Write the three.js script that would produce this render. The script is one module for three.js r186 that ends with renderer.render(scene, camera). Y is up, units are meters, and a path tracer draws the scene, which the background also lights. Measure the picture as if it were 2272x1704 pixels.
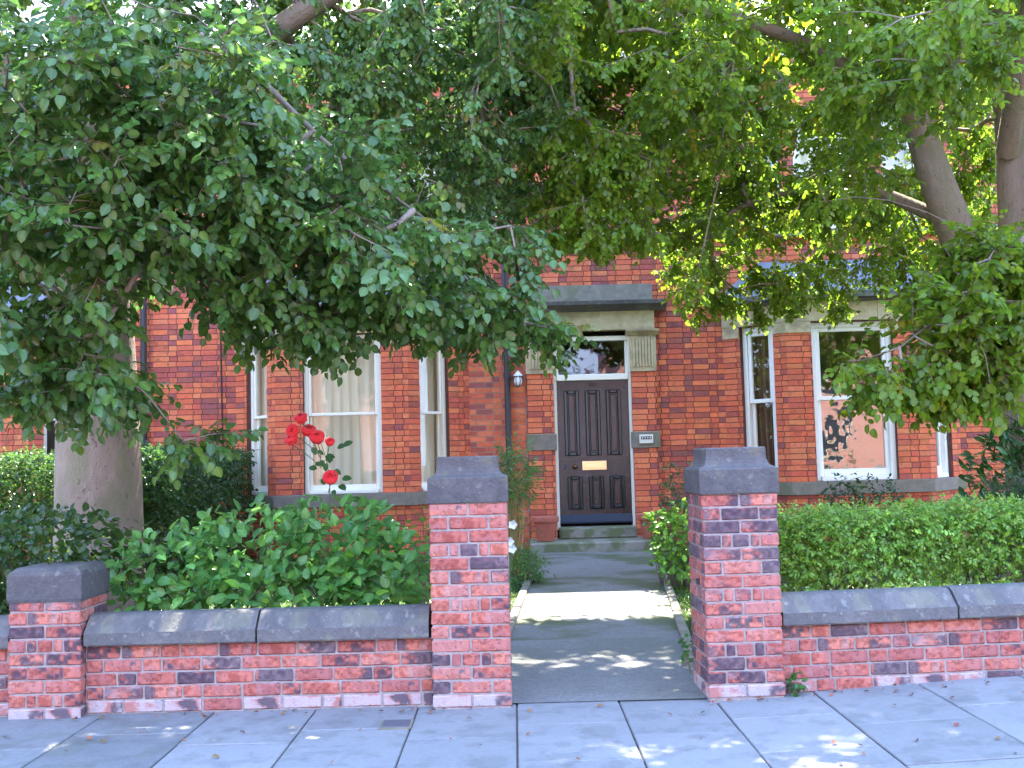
import * as THREE from 'three';
import { mergeGeometries } from 'three/addons/utils/BufferGeometryUtils.js';

// ------------------------------------------------------------------ camera, sky, sun, exposure
const scene = new THREE.Scene();
const camera = new THREE.PerspectiveCamera(39.68, 4 / 3, 0.1, 600);
camera.position.set(0, 1.395, 6.0);
camera.rotation.order = 'YXZ';
camera.rotation.set(THREE.MathUtils.degToRad(3.86), 0, -0.026);

const SUN_AZ = THREE.MathUtils.degToRad(10), SUN_EL = THREE.MathUtils.degToRad(59.6);   // sun stands behind the house
const toSun = new THREE.Vector3(Math.sin(SUN_AZ) * Math.cos(SUN_EL), Math.sin(SUN_EL), -Math.cos(SUN_AZ) * Math.cos(SUN_EL));
{
  const w = 512, h = 256, d = new Float32Array(w * h * 4);
  for (let j = 0; j < h; j++) for (let i = 0; i < w; i++) {
    const el = ((j + 0.5) / h - 0.5) * Math.PI, az = ((i + 0.5) / w - 0.5) * 2 * Math.PI;
    const y = Math.sin(el), x = Math.cos(el) * Math.cos(az), z = Math.cos(el) * Math.sin(az);
    const t = Math.pow(1 - Math.max(y, 0), 3), c = x * toSun.x + y * toSun.y + z * toSun.z;
    const glow = 0.5 * Math.exp((c - 1) * 14), o = (j * w + i) * 4;
    d[o] = 0.31 + 0.33 * t + glow; d[o + 1] = 0.49 + 0.29 * t + glow * 0.97; d[o + 2] = 0.96 + 0.12 * t + glow * 0.9; d[o + 3] = 1;
  }
  const sky = new THREE.DataTexture(d, w, h, THREE.RGBAFormat, THREE.FloatType);
  sky.mapping = THREE.EquirectangularReflectionMapping; sky.magFilter = THREE.LinearFilter; sky.needsUpdate = true;
  scene.background = sky; scene.environment = sky;
}
const sun = new THREE.DirectionalLight(new THREE.Color(1, 0.95, 0.86), 5);
sun.position.copy(toSun).multiplyScalar(60); sun.castShadow = true; sun.name = 'sun';
Object.assign(sun.shadow.camera, { left: -26, right: 26, top: 26, bottom: -26, near: 1, far: 140 });
sun.shadow.mapSize.set(4096, 4096);
scene.add(sun, sun.target);
const renderer = new THREE.WebGLRenderer({ antialias: true });
renderer.toneMapping = THREE.LinearToneMapping;
renderer.toneMappingExposure = 8.0;
renderer.shadowMap.enabled = true;

// ------------------------------------------------------------------ helpers
let seed = 7;
const reseed = (s) => { seed = s; };
const rnd = () => { seed = (seed + 0x6d2b79f5) | 0; let t = Math.imul(seed ^ (seed >>> 15), 1 | seed); t = (t + Math.imul(t ^ (t >>> 7), 61 | t)) ^ t; return ((t ^ (t >>> 14)) >>> 0) / 4294967296; };
const rr = (a, b) => a + (b - a) * rnd();
const pick = (a) => a[Math.floor(rnd() * a.length)];
const V = (x, y, z) => new THREE.Vector3(x, y, z);
const clamp = (x, a, b) => Math.min(b, Math.max(a, x));
const smooth = (a, b, x) => { const t = clamp((x - a) / (b - a), 0, 1); return t * t * (3 - 2 * t); };
const hash = (x, y, s) => { let h = Math.imul(x, 374761393) ^ Math.imul(y, 668265263) ^ Math.imul(s, 1274126177); h = Math.imul(h ^ (h >>> 13), 1274126177); return ((h ^ (h >>> 16)) >>> 0) / 4294967296; };
function vnoise(x, y, p, s) {
  const x0 = Math.floor(x), y0 = Math.floor(y), f = x - x0, g = y - y0, u = f * f * (3 - 2 * f), v = g * g * (3 - 2 * g), m = (a) => ((a % p) + p) % p;
  const a = hash(m(x0), m(y0), s), b = hash(m(x0 + 1), m(y0), s), c = hash(m(x0), m(y0 + 1), s), d = hash(m(x0 + 1), m(y0 + 1), s);
  return a + (b - a) * u + (c - a) * v + (a - b - c + d) * u * v;
}
function fbm(u, v, p, oct, s) { let a = 0.5, t = 0, n = 0; for (let o = 0; o < oct; o++) { t += a * vnoise(u * p, v * p, p, s + o); n += a; a *= 0.55; p *= 2; } return t / n; }
const s8 = (x) => Math.round(255 * clamp(x <= 0.0031308 ? x * 12.92 : 1.055 * Math.pow(x, 1 / 2.4) - 0.055, 0, 1));
function tex(n, metres, fn, color = true) {
  const d = new Uint8Array(n * n * 4);
  for (let j = 0; j < n; j++) for (let i = 0; i < n; i++) {
    const c = fn((i + 0.5) / n, (j + 0.5) / n), o = (j * n + i) * 4;
    if (color) { d[o] = s8(c[0]); d[o + 1] = s8(c[1]); d[o + 2] = s8(c[2]); } else d[o] = d[o + 1] = d[o + 2] = Math.round(255 * clamp(c, 0, 1));
    d[o + 3] = 255;
  }
  const t = new THREE.DataTexture(d, n, n); t.wrapS = t.wrapT = THREE.RepeatWrapping; t.magFilter = THREE.LinearFilter; t.minFilter = THREE.LinearMipmapLinearFilter;
  if (color) t.colorSpace = THREE.SRGBColorSpace;
  t.repeat.set(1 / metres, 1 / metres); t.needsUpdate = true;
  return t;
}
const mixc = (a, b, t) => [a[0] + (b[0] - a[0]) * t, a[1] + (b[1] - a[1]) * t, a[2] + (b[2] - a[2]) * t];
const col = (r, g, b) => new THREE.Color().setRGB(r, g, b);
const mat = (o) => { const { c, ...rest } = o; const m = new (('transmission' in o || 'clearcoat' in o || 'sheen' in o) ? THREE.MeshPhysicalMaterial : THREE.MeshStandardMaterial)({ roughness: 0.9, ...rest }); if (c) m.color.setRGB(...c); return m; };

const taken = new Map();
function numbered(n) { const k = taken.get(n) ?? 0; taken.set(n, k + 1); return k ? `${n}_${String(k).padStart(3, '0')}` : n; }
function tag(o, label, category, group, kind) { o.userData.label = label; o.userData.category = category; if (group) o.userData.group = group; if (kind) o.userData.kind = kind; return o; }
function thing(name, label, category, pos = [0, 0, 0], group) { const g = new THREE.Group(); g.name = numbered(name); g.position.set(...pos); scene.add(g); return tag(g, label, category, group); }
function part(parent, name, geo, m, kind) { const o = new THREE.Mesh(geo, m); o.name = name; o.castShadow = o.receiveShadow = true; if (kind) o.userData.kind = kind; parent.add(o); return o; }
function struct(name, label, geo, m) { const o = part(scene, numbered(name), geo, m, 'structure'); o.userData.label = label; return o; }

class MB {   // collects flat faces with uv in metres
  constructor() { this.p = []; this.n = []; this.t = []; this.c = []; this.tint = null; this.uo = 0; this.vo = 0; }
  face(...q) {
    const [a, b, c] = q, n = b.clone().sub(a).cross(c.clone().sub(a)).normalize(), ax = Math.abs(n.x), ay = Math.abs(n.y), az = Math.abs(n.z);
    const uv = (v) => (ay >= ax && ay >= az ? [v.x, v.z] : ax > az ? [v.z, v.y] : [v.x, v.y]);
    for (let k = 1; k < q.length - 1; k++) for (const v of [q[0], q[k], q[k + 1]]) {
      this.p.push(v.x, v.y, v.z); this.n.push(n.x, n.y, n.z); const [s, t] = uv(v); this.t.push(s + this.uo, t + this.vo);
      if (this.tint) this.c.push(...this.tint);
    }
    return this;
  }
  box(x0, y0, z0, x1, y1, z1, skip = '') {
    const v = (i, j, k) => V(i ? x1 : x0, j ? y1 : y0, k ? z1 : z0);
    if (!skip.includes('f')) this.face(v(0, 0, 1), v(1, 0, 1), v(1, 1, 1), v(0, 1, 1));
    if (!skip.includes('b')) this.face(v(1, 0, 0), v(0, 0, 0), v(0, 1, 0), v(1, 1, 0));
    this.face(v(0, 0, 0), v(0, 0, 1), v(0, 1, 1), v(0, 1, 0)); this.face(v(1, 0, 1), v(1, 0, 0), v(1, 1, 0), v(1, 1, 1));
    this.face(v(0, 1, 1), v(1, 1, 1), v(1, 1, 0), v(0, 1, 0)); this.face(v(0, 0, 0), v(1, 0, 0), v(1, 0, 1), v(0, 0, 1));
    return this;
  }
  cbox(x0, y0, z0, x1, y1, z1, c = 0.004) {   // chamfered box
    const q = (i, j, k, ci, cj, ck) => V(i ? x1 - ci * c : x0 + ci * c, j ? y1 - cj * c : y0 + cj * c, k ? z1 - ck * c : z0 + ck * c);
    const F = (i, j, k) => [q(i, j, k, 0, 1, 1), q(i, j, k, 1, 0, 1), q(i, j, k, 1, 1, 0)];   // on x, y, z face
    const P = {}; for (const i of [0, 1]) for (const j of [0, 1]) for (const k of [0, 1]) P[`${i}${j}${k}`] = F(i, j, k);
    const g = (s, a) => P[s][a];
    this.face(g('001', 2), g('101', 2), g('111', 2), g('011', 2)).face(g('100', 2), g('000', 2), g('010', 2), g('110', 2));
    this.face(g('000', 0), g('001', 0), g('011', 0), g('010', 0)).face(g('101', 0), g('100', 0), g('110', 0), g('111', 0));
    this.face(g('011', 1), g('111', 1), g('110', 1), g('010', 1)).face(g('000', 1), g('100', 1), g('101', 1), g('001', 1));
    this.face(g('011', 2), g('111', 2), g('111', 1), g('011', 1)).face(g('001', 1), g('101', 1), g('101', 2), g('001', 2));
    this.face(g('010', 1), g('110', 1), g('110', 2), g('010', 2)).face(g('000', 2), g('100', 2), g('100', 1), g('000', 1));
    this.face(g('101', 2), g('101', 0), g('111', 0), g('111', 2)).face(g('001', 0), g('001', 2), g('011', 2), g('011', 0));
    this.face(g('100', 0), g('100', 2), g('110', 2), g('110', 0)).face(g('000', 2), g('000', 0), g('010', 0), g('010', 2));
    this.face(g('101', 1), g('100', 1), g('100', 0), g('101', 0)).face(g('000', 1), g('001', 1), g('001', 0), g('000', 0));
    this.face(g('110', 1), g('111', 1), g('111', 0), g('110', 0)).face(g('011', 1), g('010', 1), g('010', 0), g('011', 0));
    this.face(g('111', 2), g('111', 0), g('111', 1)).face(g('011', 0), g('011', 2), g('011', 1)).face(g('101', 0), g('101', 2), g('101', 1)).face(g('001', 2), g('001', 0), g('001', 1));
    this.face(g('110', 0), g('110', 2), g('110', 1)).face(g('010', 2), g('010', 0), g('010', 1)).face(g('100', 2), g('100', 0), g('100', 1)).face(g('000', 0), g('000', 2), g('000', 1));
    return this;
  }
  prism(pts, x0, x1) {   // profile of [z, y] run along x
    const n = pts.length, A = pts.map(([z, y]) => V(x0, y, z)), B = pts.map(([z, y]) => V(x1, y, z));
    for (let i = 0; i < n; i++) { const j = (i + 1) % n; this.face(A[i], A[j], B[j], B[i]); }
    this.face(...[...A].reverse()); this.face(...B);
    return this;
  }
  sq(rings, cx = 0, cz = 0) {   // square rings [half, y] stacked
    const r = ([h, y]) => [V(cx - h, y, cz + h), V(cx + h, y, cz + h), V(cx + h, y, cz - h), V(cx - h, y, cz - h)];
    for (let i = 0; i < rings.length - 1; i++) { const a = r(rings[i]), b = r(rings[i + 1]); for (let k = 0; k < 4; k++) this.face(a[k], a[(k + 1) % 4], b[(k + 1) % 4], b[k]); }
    this.face(...r(rings[rings.length - 1])); this.face(...r(rings[0]).reverse());
    return this;
  }
  geo() {
    const g = new THREE.BufferGeometry();
    g.setAttribute('position', new THREE.Float32BufferAttribute(this.p, 3)); g.setAttribute('normal', new THREE.Float32BufferAttribute(this.n, 3)); g.setAttribute('uv', new THREE.Float32BufferAttribute(this.t, 2));
    if (this.c.length) g.setAttribute('color', new THREE.Float32BufferAttribute(this.c, 3));
    return g;
  }
}
const boxg = (...a) => new MB().cbox(...a).geo();
function tube(pts, radii, sides = 6, uvRep = 1, wob = 0) {   // tapered tube through points
  const n = pts.length, P = [], N = [], T = [], I = []; let ref = V(0.31, 0.17, 0.93), along = 0;
  for (let i = 0; i < n; i++) {
    const d = pts[Math.min(i + 1, n - 1)].clone().sub(pts[Math.max(i - 1, 0)]).normalize(), a = ref.clone().sub(d.clone().multiplyScalar(ref.dot(d))).normalize(), b = d.clone().cross(a);
    ref = a; if (i) along += pts[i].distanceTo(pts[i - 1]);
    for (let k = 0; k <= sides; k++) {
      const t = (k % sides) / sides * 2 * Math.PI, e = a.clone().multiplyScalar(Math.cos(t)).add(b.clone().multiplyScalar(Math.sin(t)));
      const r = radii[i] * (1 + (wob ? wob * (fbm((k % sides) / sides, along * 0.13 % 1, 4, 3, 77) - 0.5) * 2 : 0)), q = pts[i].clone().addScaledVector(e, r);
      P.push(q.x, q.y, q.z); N.push(e.x, e.y, e.z); T.push(k / sides * uvRep, along);
      if (i && k) { const o = i * (sides + 1) + k, m = o - sides - 1; I.push(m - 1, m, o, m - 1, o, o - 1); }
    }
  }
  const g = new THREE.BufferGeometry();
  g.setAttribute('position', new THREE.Float32BufferAttribute(P, 3)); g.setAttribute('normal', new THREE.Float32BufferAttribute(N, 3)); g.setAttribute('uv', new THREE.Float32BufferAttribute(T, 2)); g.setIndex(I);
  return g;
}
const curve = (pts, n) => new THREE.CatmullRomCurve3(pts.map((p) => V(...p)), false, 'centripetal').getPoints(n);

// ------------------------------------------------------------------ materials
const grain = tex(512, 0.6, (u, v) => 0.5 + 0.6 * (fbm(u, v, 48, 3, 3) - 0.5) + 0.5 * (fbm(u, v, 8, 3, 9) - 0.5), false);
const grit = tex(512, 0.35, (u, v) => fbm(u, v, 90, 2, 31) * 0.7 + fbm(u, v, 14, 2, 32) * 0.3, false);
const burn = (lo, hi, s) => tex(512, 1.6, (u, v) => {
  const m = smooth(0.25, 0.75, fbm(u, v, 70, 3, s)), pit = smooth(0.68, 0.78, fbm(u, v, 110, 2, s + 50)), k = smooth(lo - 0.03, hi + 0.03, fbm(u, v, 9, 4, s + 10) + 0.3 * (fbm(u, v, 70, 2, s + 20) - 0.5)), w = smooth(0.62, 0.75, fbm(u, v, 22, 4, s + 30));
  let c = mixc([0.36, 0.085, 0.055], [0.56, 0.178, 0.122], m); c = mixc(c, [0.42, 0.17, 0.15], smooth(0.5, 0.65, fbm(u, v, 10, 3, s + 40)) * 0.6);
  c = mixc(c, mixc([0.05, 0.045, 0.062], [0.12, 0.095, 0.108], m), k * 0.9); c = mixc(c, [0.10, 0.05, 0.045], pit * 0.6); return mixc(c, [0.5, 0.36, 0.33], w * 0.3);
});
const BURN = [burn(0.63, 0.70, 100), burn(0.55, 0.66, 200), burn(0.34, 0.48, 300)];
const streetBrick = BURN.flatMap((t, k) => [[0.92, 0.9, 0.9], [0.78, 0.72, 0.76], [0.98, 1.05, 1.02]].map((c) => mat({ map: t, c, bumpMap: grit, bumpScale: 0.004, roughness: 0.92, name: `street_brick_${k}` })));
const brickOf = (dark) => { const r = rnd(); const k = r < dark ? 2 : r < dark + 0.3 ? 1 : 0; return streetBrick[k * 3 + Math.floor(rnd() * 3)]; };
const paleBrick = mat({ map: tex(512, 0.8, (u, v) => mixc(mixc([0.40, 0.16, 0.13], [0.12, 0.08, 0.09], smooth(0.5, 0.62, fbm(u, v, 10, 3, 410))), [0.46, 0.39, 0.37], smooth(0.44, 0.64, fbm(u, v, 9, 5, 411)) * 0.8)), bumpMap: grit, bumpScale: 0.006 });
const mortarLight = mat({ map: tex(512, 0.8, (u, v) => mixc([0.23, 0.185, 0.165], [0.42, 0.35, 0.315], fbm(u, v, 30, 4, 420))), bumpMap: grit, bumpScale: 0.006, roughness: 1 });
const mortarHouse = mat({ map: tex(256, 0.8, (u, v) => mixc([0.07, 0.03, 0.025], [0.17, 0.085, 0.065], fbm(u, v, 20, 4, 430))), roughness: 1 });
const mortarLime = mat({ c: [0.42, 0.33, 0.27], bumpMap: grit, bumpScale: 0.004, roughness: 1 });
const houseMap = tex(512, 1.3, (u, v) => { const m = 0.74 + 0.5 * fbm(u, v, 40, 4, 440) * (0.6 + 0.4 * fbm(u, v, 8, 2, 441)); const d = smooth(0.66, 0.74, fbm(u, v, 16, 3, 445)); return mixc([m, m * 0.98, m * 0.96], [0.5, 0.55, 0.65], d * 0.6); });
const HB = [[0.72, 0.17, 0.066], [0.66, 0.14, 0.056], [0.74, 0.20, 0.08], [0.58, 0.12, 0.058], [0.43, 0.09, 0.058], [0.33, 0.088, 0.075]];
const houseBrick = HB.map((c, i) => mat({ map: houseMap, c, bumpMap: grain, bumpScale: 0.003, roughness: 0.75, name: `house_brick_${i}` }));
const houseBricks = mat({ map: houseMap, vertexColors: true, bumpMap: grain, bumpScale: 0.003, roughness: 0.75 });
const stoneDark = mat({ map: tex(512, 1.5, (u, v) => {
  const m = fbm(u, v, 60, 3, 500), k = fbm(u, v, 7, 5, 501); let c = mixc([0.075, 0.07, 0.068], [0.165, 0.15, 0.138], m * 0.6 + k * 0.4); c = mixc(c, [0.21, 0.2, 0.12], smooth(0.56, 0.7, fbm(u, v, 12, 4, 502)) * 0.35); c = mixc(c, [0.05, 0.047, 0.05], smooth(0.52, 0.66, fbm(u, v, 8, 5, 504)) * 0.35); c = mixc(c, [0.28, 0.265, 0.23], smooth(0.7, 0.8, fbm(u, v, 44, 3, 505)) * 0.4);
  return mixc(c, [0.5, 0.5, 0.47], smooth(0.94, 0.98, vnoise(u * 200, v * 200, 200, 503)) * 0.45);
}), bumpMap: grain, bumpScale: 0.008, roughness: 0.95 });
const stoneCap = stoneDark.clone(); stoneCap.color.setRGB(0.74, 0.72, 0.74);
const stoneBuff = mat({ map: tex(512, 1.7, (u, v) => { const m = fbm(u, v, 30, 4, 510), s = fbm(u, v, 5, 5, 511); let c = mixc([0.40, 0.30, 0.16], [0.56, 0.46, 0.27], m); c = mixc(c, [0.16, 0.13, 0.09], smooth(0.57, 0.75, s) * 0.5); return mixc(c, [0.22, 0.22, 0.1], smooth(0.58, 0.7, fbm(u, v, 9, 4, 512)) * 0.4); }), bumpMap: grain, bumpScale: 0.005, roughness: 0.95 });
const stoneGrey = mat({ map: tex(512, 1.3, (u, v) => mixc(mixc([0.14, 0.118, 0.09], [0.265, 0.225, 0.17], fbm(u, v, 20, 5, 520)), [0.13, 0.14, 0.06], smooth(0.52, 0.68, fbm(u, v, 6, 4, 521)) * 0.6)), bumpMap: grain, bumpScale: 0.005 });
const stepStone = mat({ map: tex(512, 1.3, (u, v) => mixc(mixc([0.16, 0.14, 0.11], [0.3, 0.27, 0.22], fbm(u, v, 20, 5, 525)), [0.09, 0.11, 0.03], smooth(0.45, 0.62, fbm(u, v, 6, 4, 526)) * 0.75)), bumpMap: grain, bumpScale: 0.005 });
const slabMap = (s, a, b, d) => tex(512, 1.9, (u, v) => { const m = fbm(u, v, 120, 2, s), k = fbm(u, v, 5, 5, s + 1); let c = mixc(a, b, m * 0.4 + k * 0.6); c = mixc(c, d, smooth(0.58, 0.72, fbm(u, v, 9, 5, s + 2)) * 0.5); c = mixc(c, [c[0] * 0.62, c[1] * 0.6, c[2] * 0.57], smooth(0.5, 0.75, fbm(u, v, 18, 4, s + 5)) * 0.4); const p = smooth(0.93, 0.97, vnoise(u * 256, v * 256, 256, s + 3)); return mixc(c, [0.5, 0.48, 0.45], p * 0.3); });
const slabs = [slabMap(530, [0.25, 0.245, 0.24], [0.36, 0.355, 0.345], [0.21, 0.205, 0.195]), slabMap(540, [0.28, 0.27, 0.265], [0.39, 0.38, 0.37], [0.24, 0.235, 0.22])].flatMap((t) => [0.70, 0.65, 0.60].map((k) => mat({ map: t, c: [k, k, k], bumpMap: grit, bumpScale: 0.003, roughness: 0.85 })));
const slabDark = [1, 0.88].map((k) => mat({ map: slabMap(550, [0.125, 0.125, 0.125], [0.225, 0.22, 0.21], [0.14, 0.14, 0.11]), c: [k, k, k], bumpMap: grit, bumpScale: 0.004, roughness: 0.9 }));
const soil = mat({ map: tex(512, 1.2, (u, v) => mixc([0.03, 0.022, 0.015], [0.10, 0.075, 0.05], fbm(u, v, 40, 4, 560))), bumpMap: grit, bumpScale: 0.02, roughness: 1 });
const jointDirt = mat({ c: [0.085, 0.076, 0.066], bumpMap: grit, bumpScale: 0.004, roughness: 1 });
const pathMap = (s, moss) => tex(512, 2.3, (u, v) => { const m = fbm(u, v, 160, 2, s), k = fbm(u, v, 4, 5, s + 1); let c = mixc([0.10, 0.098, 0.09], [0.25, 0.24, 0.22], m * 0.65 + k * 0.35); c = mixc(c, [0.07, 0.085, 0.022], smooth(0.42, 0.62, fbm(u, v, 3, 5, s + 2)) * moss); return mixc(c, [0.5, 0.49, 0.46], smooth(0.93, 0.97, vnoise(u * 256, v * 256, 256, s + 3)) * 0.7); });
const pathFront = mat({ map: pathMap(570, 0.25), bumpMap: grit, bumpScale: 0.004, roughness: 0.85 });
const pathRear = mat({ map: pathMap(580, 0.85), bumpMap: grit, bumpScale: 0.008, roughness: 0.75 });
const bark = mat({ map: tex(512, 1.5, (u, v) => { const w = fbm(u, v, 6, 3, 590), k = fbm(u, v * 0.5 % 1, 30, 4, 591), m = fbm(u, v, 5, 5, 592); let c = mixc([0.17, 0.122, 0.09], [0.315, 0.235, 0.175], k * 0.5 + w * 0.5); c = mixc(c, [0.15, 0.15, 0.07], smooth(0.52, 0.7, m) * 0.5); return mixc(c, [0.09, 0.055, 0.045], smooth(0.72, 0.8, fbm(u, v, 26, 3, 593)) * 0.6); }), bumpMap: grain, bumpScale: 0.012, roughness: 0.95 });
const twigMat = mat({ c: [0.15, 0.095, 0.065], roughness: 0.8 });
const paint = mat({ c: [0.82, 0.765, 0.63], roughness: 0.42, bumpMap: grain, bumpScale: 0.0006 });
const upvc = mat({ c: [0.82, 0.80, 0.73], roughness: 0.32 });
const glass = mat({ c: [0.97, 0.98, 0.97], transmission: 1, thickness: 0, roughness: 0, ior: 1.62 });
const wavy = tex(256, 1.1, (u, v) => fbm(u, v, 5, 3, 600), false);
const glassWavy = mat({ c: [0.97, 0.98, 0.97], transmission: 1, thickness: 0, roughness: 0, ior: 1.8, bumpMap: wavy, bumpScale: 0.003 });
const doorPaint = mat({ map: tex(512, 1.1, (u, v) => mixc([0.022, 0.010, 0.008], [0.065, 0.027, 0.02], fbm(u, (v * 0.3) % 1, 18, 4, 610))), roughness: 0.2, bumpMap: grain, bumpScale: 0.003 });
const mouldPaint = mat({ c: [0.008, 0.008, 0.009], roughness: 0.22 });
const sillPaint = mat({ c: [0.022, 0.024, 0.045], roughness: 0.28 });
const brass = mat({ c: [0.85, 0.58, 0.28], metalness: 1, roughness: 0.28 });
const iron = mat({ c: [0.03, 0.03, 0.032], roughness: 0.45 });
const slate = mat({ map: tex(512, 1.5, (u, v) => mixc([0.10, 0.115, 0.135], [0.2, 0.215, 0.235], fbm(u, v, 14, 5, 620))), roughness: 0.6 });
const plaster = mat({ c: [0.34, 0.27, 0.2], roughness: 0.95 });
const carpet = mat({ c: [0.10, 0.06, 0.04], roughness: 1 });
const terracotta = mat({ map: tex(256, 0.7, (u, v) => mixc([0.33, 0.075, 0.045], [0.44, 0.12, 0.075], fbm(u, v, 12, 4, 630))), roughness: 0.7 });
const asphalt = mat({ map: tex(512, 1.1, (u, v) => mixc([0.035, 0.035, 0.036], [0.09, 0.088, 0.085], fbm(u, v, 110, 2, 640))), bumpMap: grit, bumpScale: 0.006, roughness: 0.95 });
const lawnMat = mat({ map: tex(512, 1.6, (u, v) => mixc([0.035, 0.06, 0.015], [0.10, 0.14, 0.04], fbm(u, v, 50, 4, 650))), bumpMap: grit, bumpScale: 0.02, roughness: 1 });
const leafMap = tex(64, 1, (u, v) => { const d = Math.abs(v - 0.5), rib = smooth(0.035, 0.01, d), k = ((u - d * 0.7) * 7 % 1 + 1) % 1, vein = smooth(0.16, 0.04, Math.min(k, 1 - k)) * 0.5, m = 0.8 + 0.3 * fbm(u, v, 6, 3, 660), c = m * (1 + 0.4 * rib + 0.3 * vein); return [c * 0.78, c * 0.76, c * 0.7]; });
const leafMat = (c, o = {}) => mat({ c: c.map((v) => v * 1.22), map: leafMap, transmission: 0.58, thickness: 0, roughness: 1, specularIntensity: 0, clearcoat: 1, clearcoatRoughness: 0.2, vertexColors: true, side: THREE.DoubleSide, ...o });

// ------------------------------------------------------------------ the setting
const groundY = (z) => 0.13 * clamp(-z / 7.9, 0, 1);                                   // the garden climbs to the doorstep
const paveY = (x) => (x > 1.2 ? 0.036 * (x - 1.2) : 0);
struct('ground', 'dark soil of the gardens and land all round', new THREE.PlaneGeometry(400, 400).rotateX(-Math.PI / 2).translate(0, -0.16, 0), soil);
function sheet(outline, y, tess = 0) {   // outline of [x, z], height y(x, z)
  const g = new THREE.ShapeGeometry(new THREE.Shape(outline.map(([x, z]) => new THREE.Vector2(x, -z)))).rotateX(-Math.PI / 2), p = g.attributes.position, t = g.attributes.uv;
  for (let i = 0; i < p.count; i++) { p.setY(i, y(p.getX(i), p.getZ(i))); t.setXY(i, p.getX(i), p.getZ(i)); }
  g.computeVertexNormals();
  return g;
}
struct('lawn', 'grass and soil of the front garden', sheet([[-14, -0.2], [1.2, -0.2], [12, -0.2], [12, -7.9], [12, -9], [-14, -9], [-14, -7.9]], (x, z) => groundY(z) - 0.02), lawnMat);
struct('road', 'dark asphalt of the street', sheet([[-60, 3.0], [-60, 11.5], [60, 11.5], [60, 3.0]], () => -0.13), asphalt);
const kerbM = slabs[2];
const pv = new THREE.Group(); pv.name = 'pavement'; pv.userData = { kind: 'structure', label: 'grey flagstone pavement before the garden walls' }; scene.add(pv);
part(pv, 'bed', (() => { const m = new MB(), xs = [-60, 1.2, 4.9, 60], y = (x) => Math.min(paveY(x), 0.14) - 0.012; for (let i = 0; i < 3; i++) m.face(V(xs[i], y(xs[i]), 3.0), V(xs[i + 1], y(xs[i + 1]), 3.0), V(xs[i + 1], y(xs[i + 1]), -0.45), V(xs[i], y(xs[i]), -0.45)); return m.geo(); })(), jointDirt);
{
  reseed(11);
  const xs = [-4.1, -3.52, -2.93, -2.34, -1.72, -1.15, -0.575, -0.02, 0.555, 1.095, 1.66, 2.27, 2.87, 3.47, 4.07, 4.67];
  for (let i = 0; i < xs.length - 1; i++) {
    let z = -0.22; const first = i % 2 ? 0.44 : 0.68; let len = first + 0.14;
    while (z < 2.72) {
      const z1 = Math.min(z + len, 2.78), w = xs[i + 1] - xs[i] - 0.009, d = z1 - z - 0.008;
      if (d > 0.1) {
        const m = new MB(); m.uo = rr(0, 5); m.vo = rr(0, 5); m.cbox(-w / 2, -0.05, -d / 2, w / 2, 0, d / 2, 0.005);
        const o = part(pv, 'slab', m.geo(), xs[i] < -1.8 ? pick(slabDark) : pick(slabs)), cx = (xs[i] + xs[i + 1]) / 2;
        o.position.set(cx, paveY(cx) + rr(-0.003, 0.003), (z + z1) / 2); o.rotation.set(rr(-0.004, 0.004), 0, Math.atan(cx > 1.2 ? 0.036 : 0) + rr(-0.003, 0.003));
      }
      z = z1; len = 0.62 + (i % 3) * 0.06;
    }
  }
  for (let x = -8; x < 8; x += 0.92) part(pv, 'kerbstone', boxg(x, -0.2, 2.8, x + 0.912, -0.012 + Math.min(0.14, paveY(x)), 2.95, 0.012), kerbM);
}
const pathL = (z) => -0.12 + 0.065 * Math.max(-z - 1.6, 0), pathR = (z) => 1.06 + 0.098 * Math.max(-z - 0.5, 0);
struct('path', 'smooth grey concrete apron of the garden path between the gate piers', sheet([[-0.09, -0.1], [1.09, -0.1], [1.09, -0.6], [pathR(-1.95), -1.95], [pathL(-1.95), -1.95], [-0.12, -0.5]], (x, z) => groundY(z) + 0.004), pathFront);
struct('path', 'mossy concrete garden path up to the doorstep', sheet([[pathL(-1.95), -1.95], [pathR(-1.95), -1.95], [1.62, -6.1], [1.95, -7.4], [1.95, -8], [0.25, -8], [0.25, -6.8]], (x, z) => groundY(z) + 0.0), pathRear);

// ------------------------------------------------------------------ street walls and piers
const SG = {};
function streetBrickGeo(w, h, d, k) {
  const key = [Math.round(w * 200), Math.round(h * 200), Math.round(d * 200), k].join();
  if (!SG[key]) { const m = new MB(); m.uo = hash(k, 3, 5) * 1.6 + k * 0.37; m.vo = hash(k, 8, 5) * 1.6; m.cbox(-w / 2, -h / 2, -d / 2, w / 2, h / 2, d / 2, 0.006); const g = m.geo(), p = g.attributes.position; for (let i = 0; i < p.count; i++) { const q = Math.round(p.getX(i) * 300) * 7 + Math.round(p.getY(i) * 300) * 13; p.setXYZ(i, p.getX(i) + (hash(q, k, 1) - 0.5) * 0.004, p.getY(i) + (hash(q, k, 2) - 0.5) * 0.004, p.getZ(i) + (hash(q, k, 4) - 0.5) * 0.003); } SG[key] = g; }
  return SG[key];
}
function layBrick(parent, cx, cy, cz, w, h, d, m) { const o = part(parent, 'brick', streetBrickGeo(w, h, d, Math.floor(rnd() * 9)), m); o.position.set(cx, cy, cz + rr(-0.002, 0.002)); o.rotation.set(0, rr(-0.008, 0.008), rr(-0.008, 0.008)); }
const CH = 0.0757, BH = 0.0655;
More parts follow.
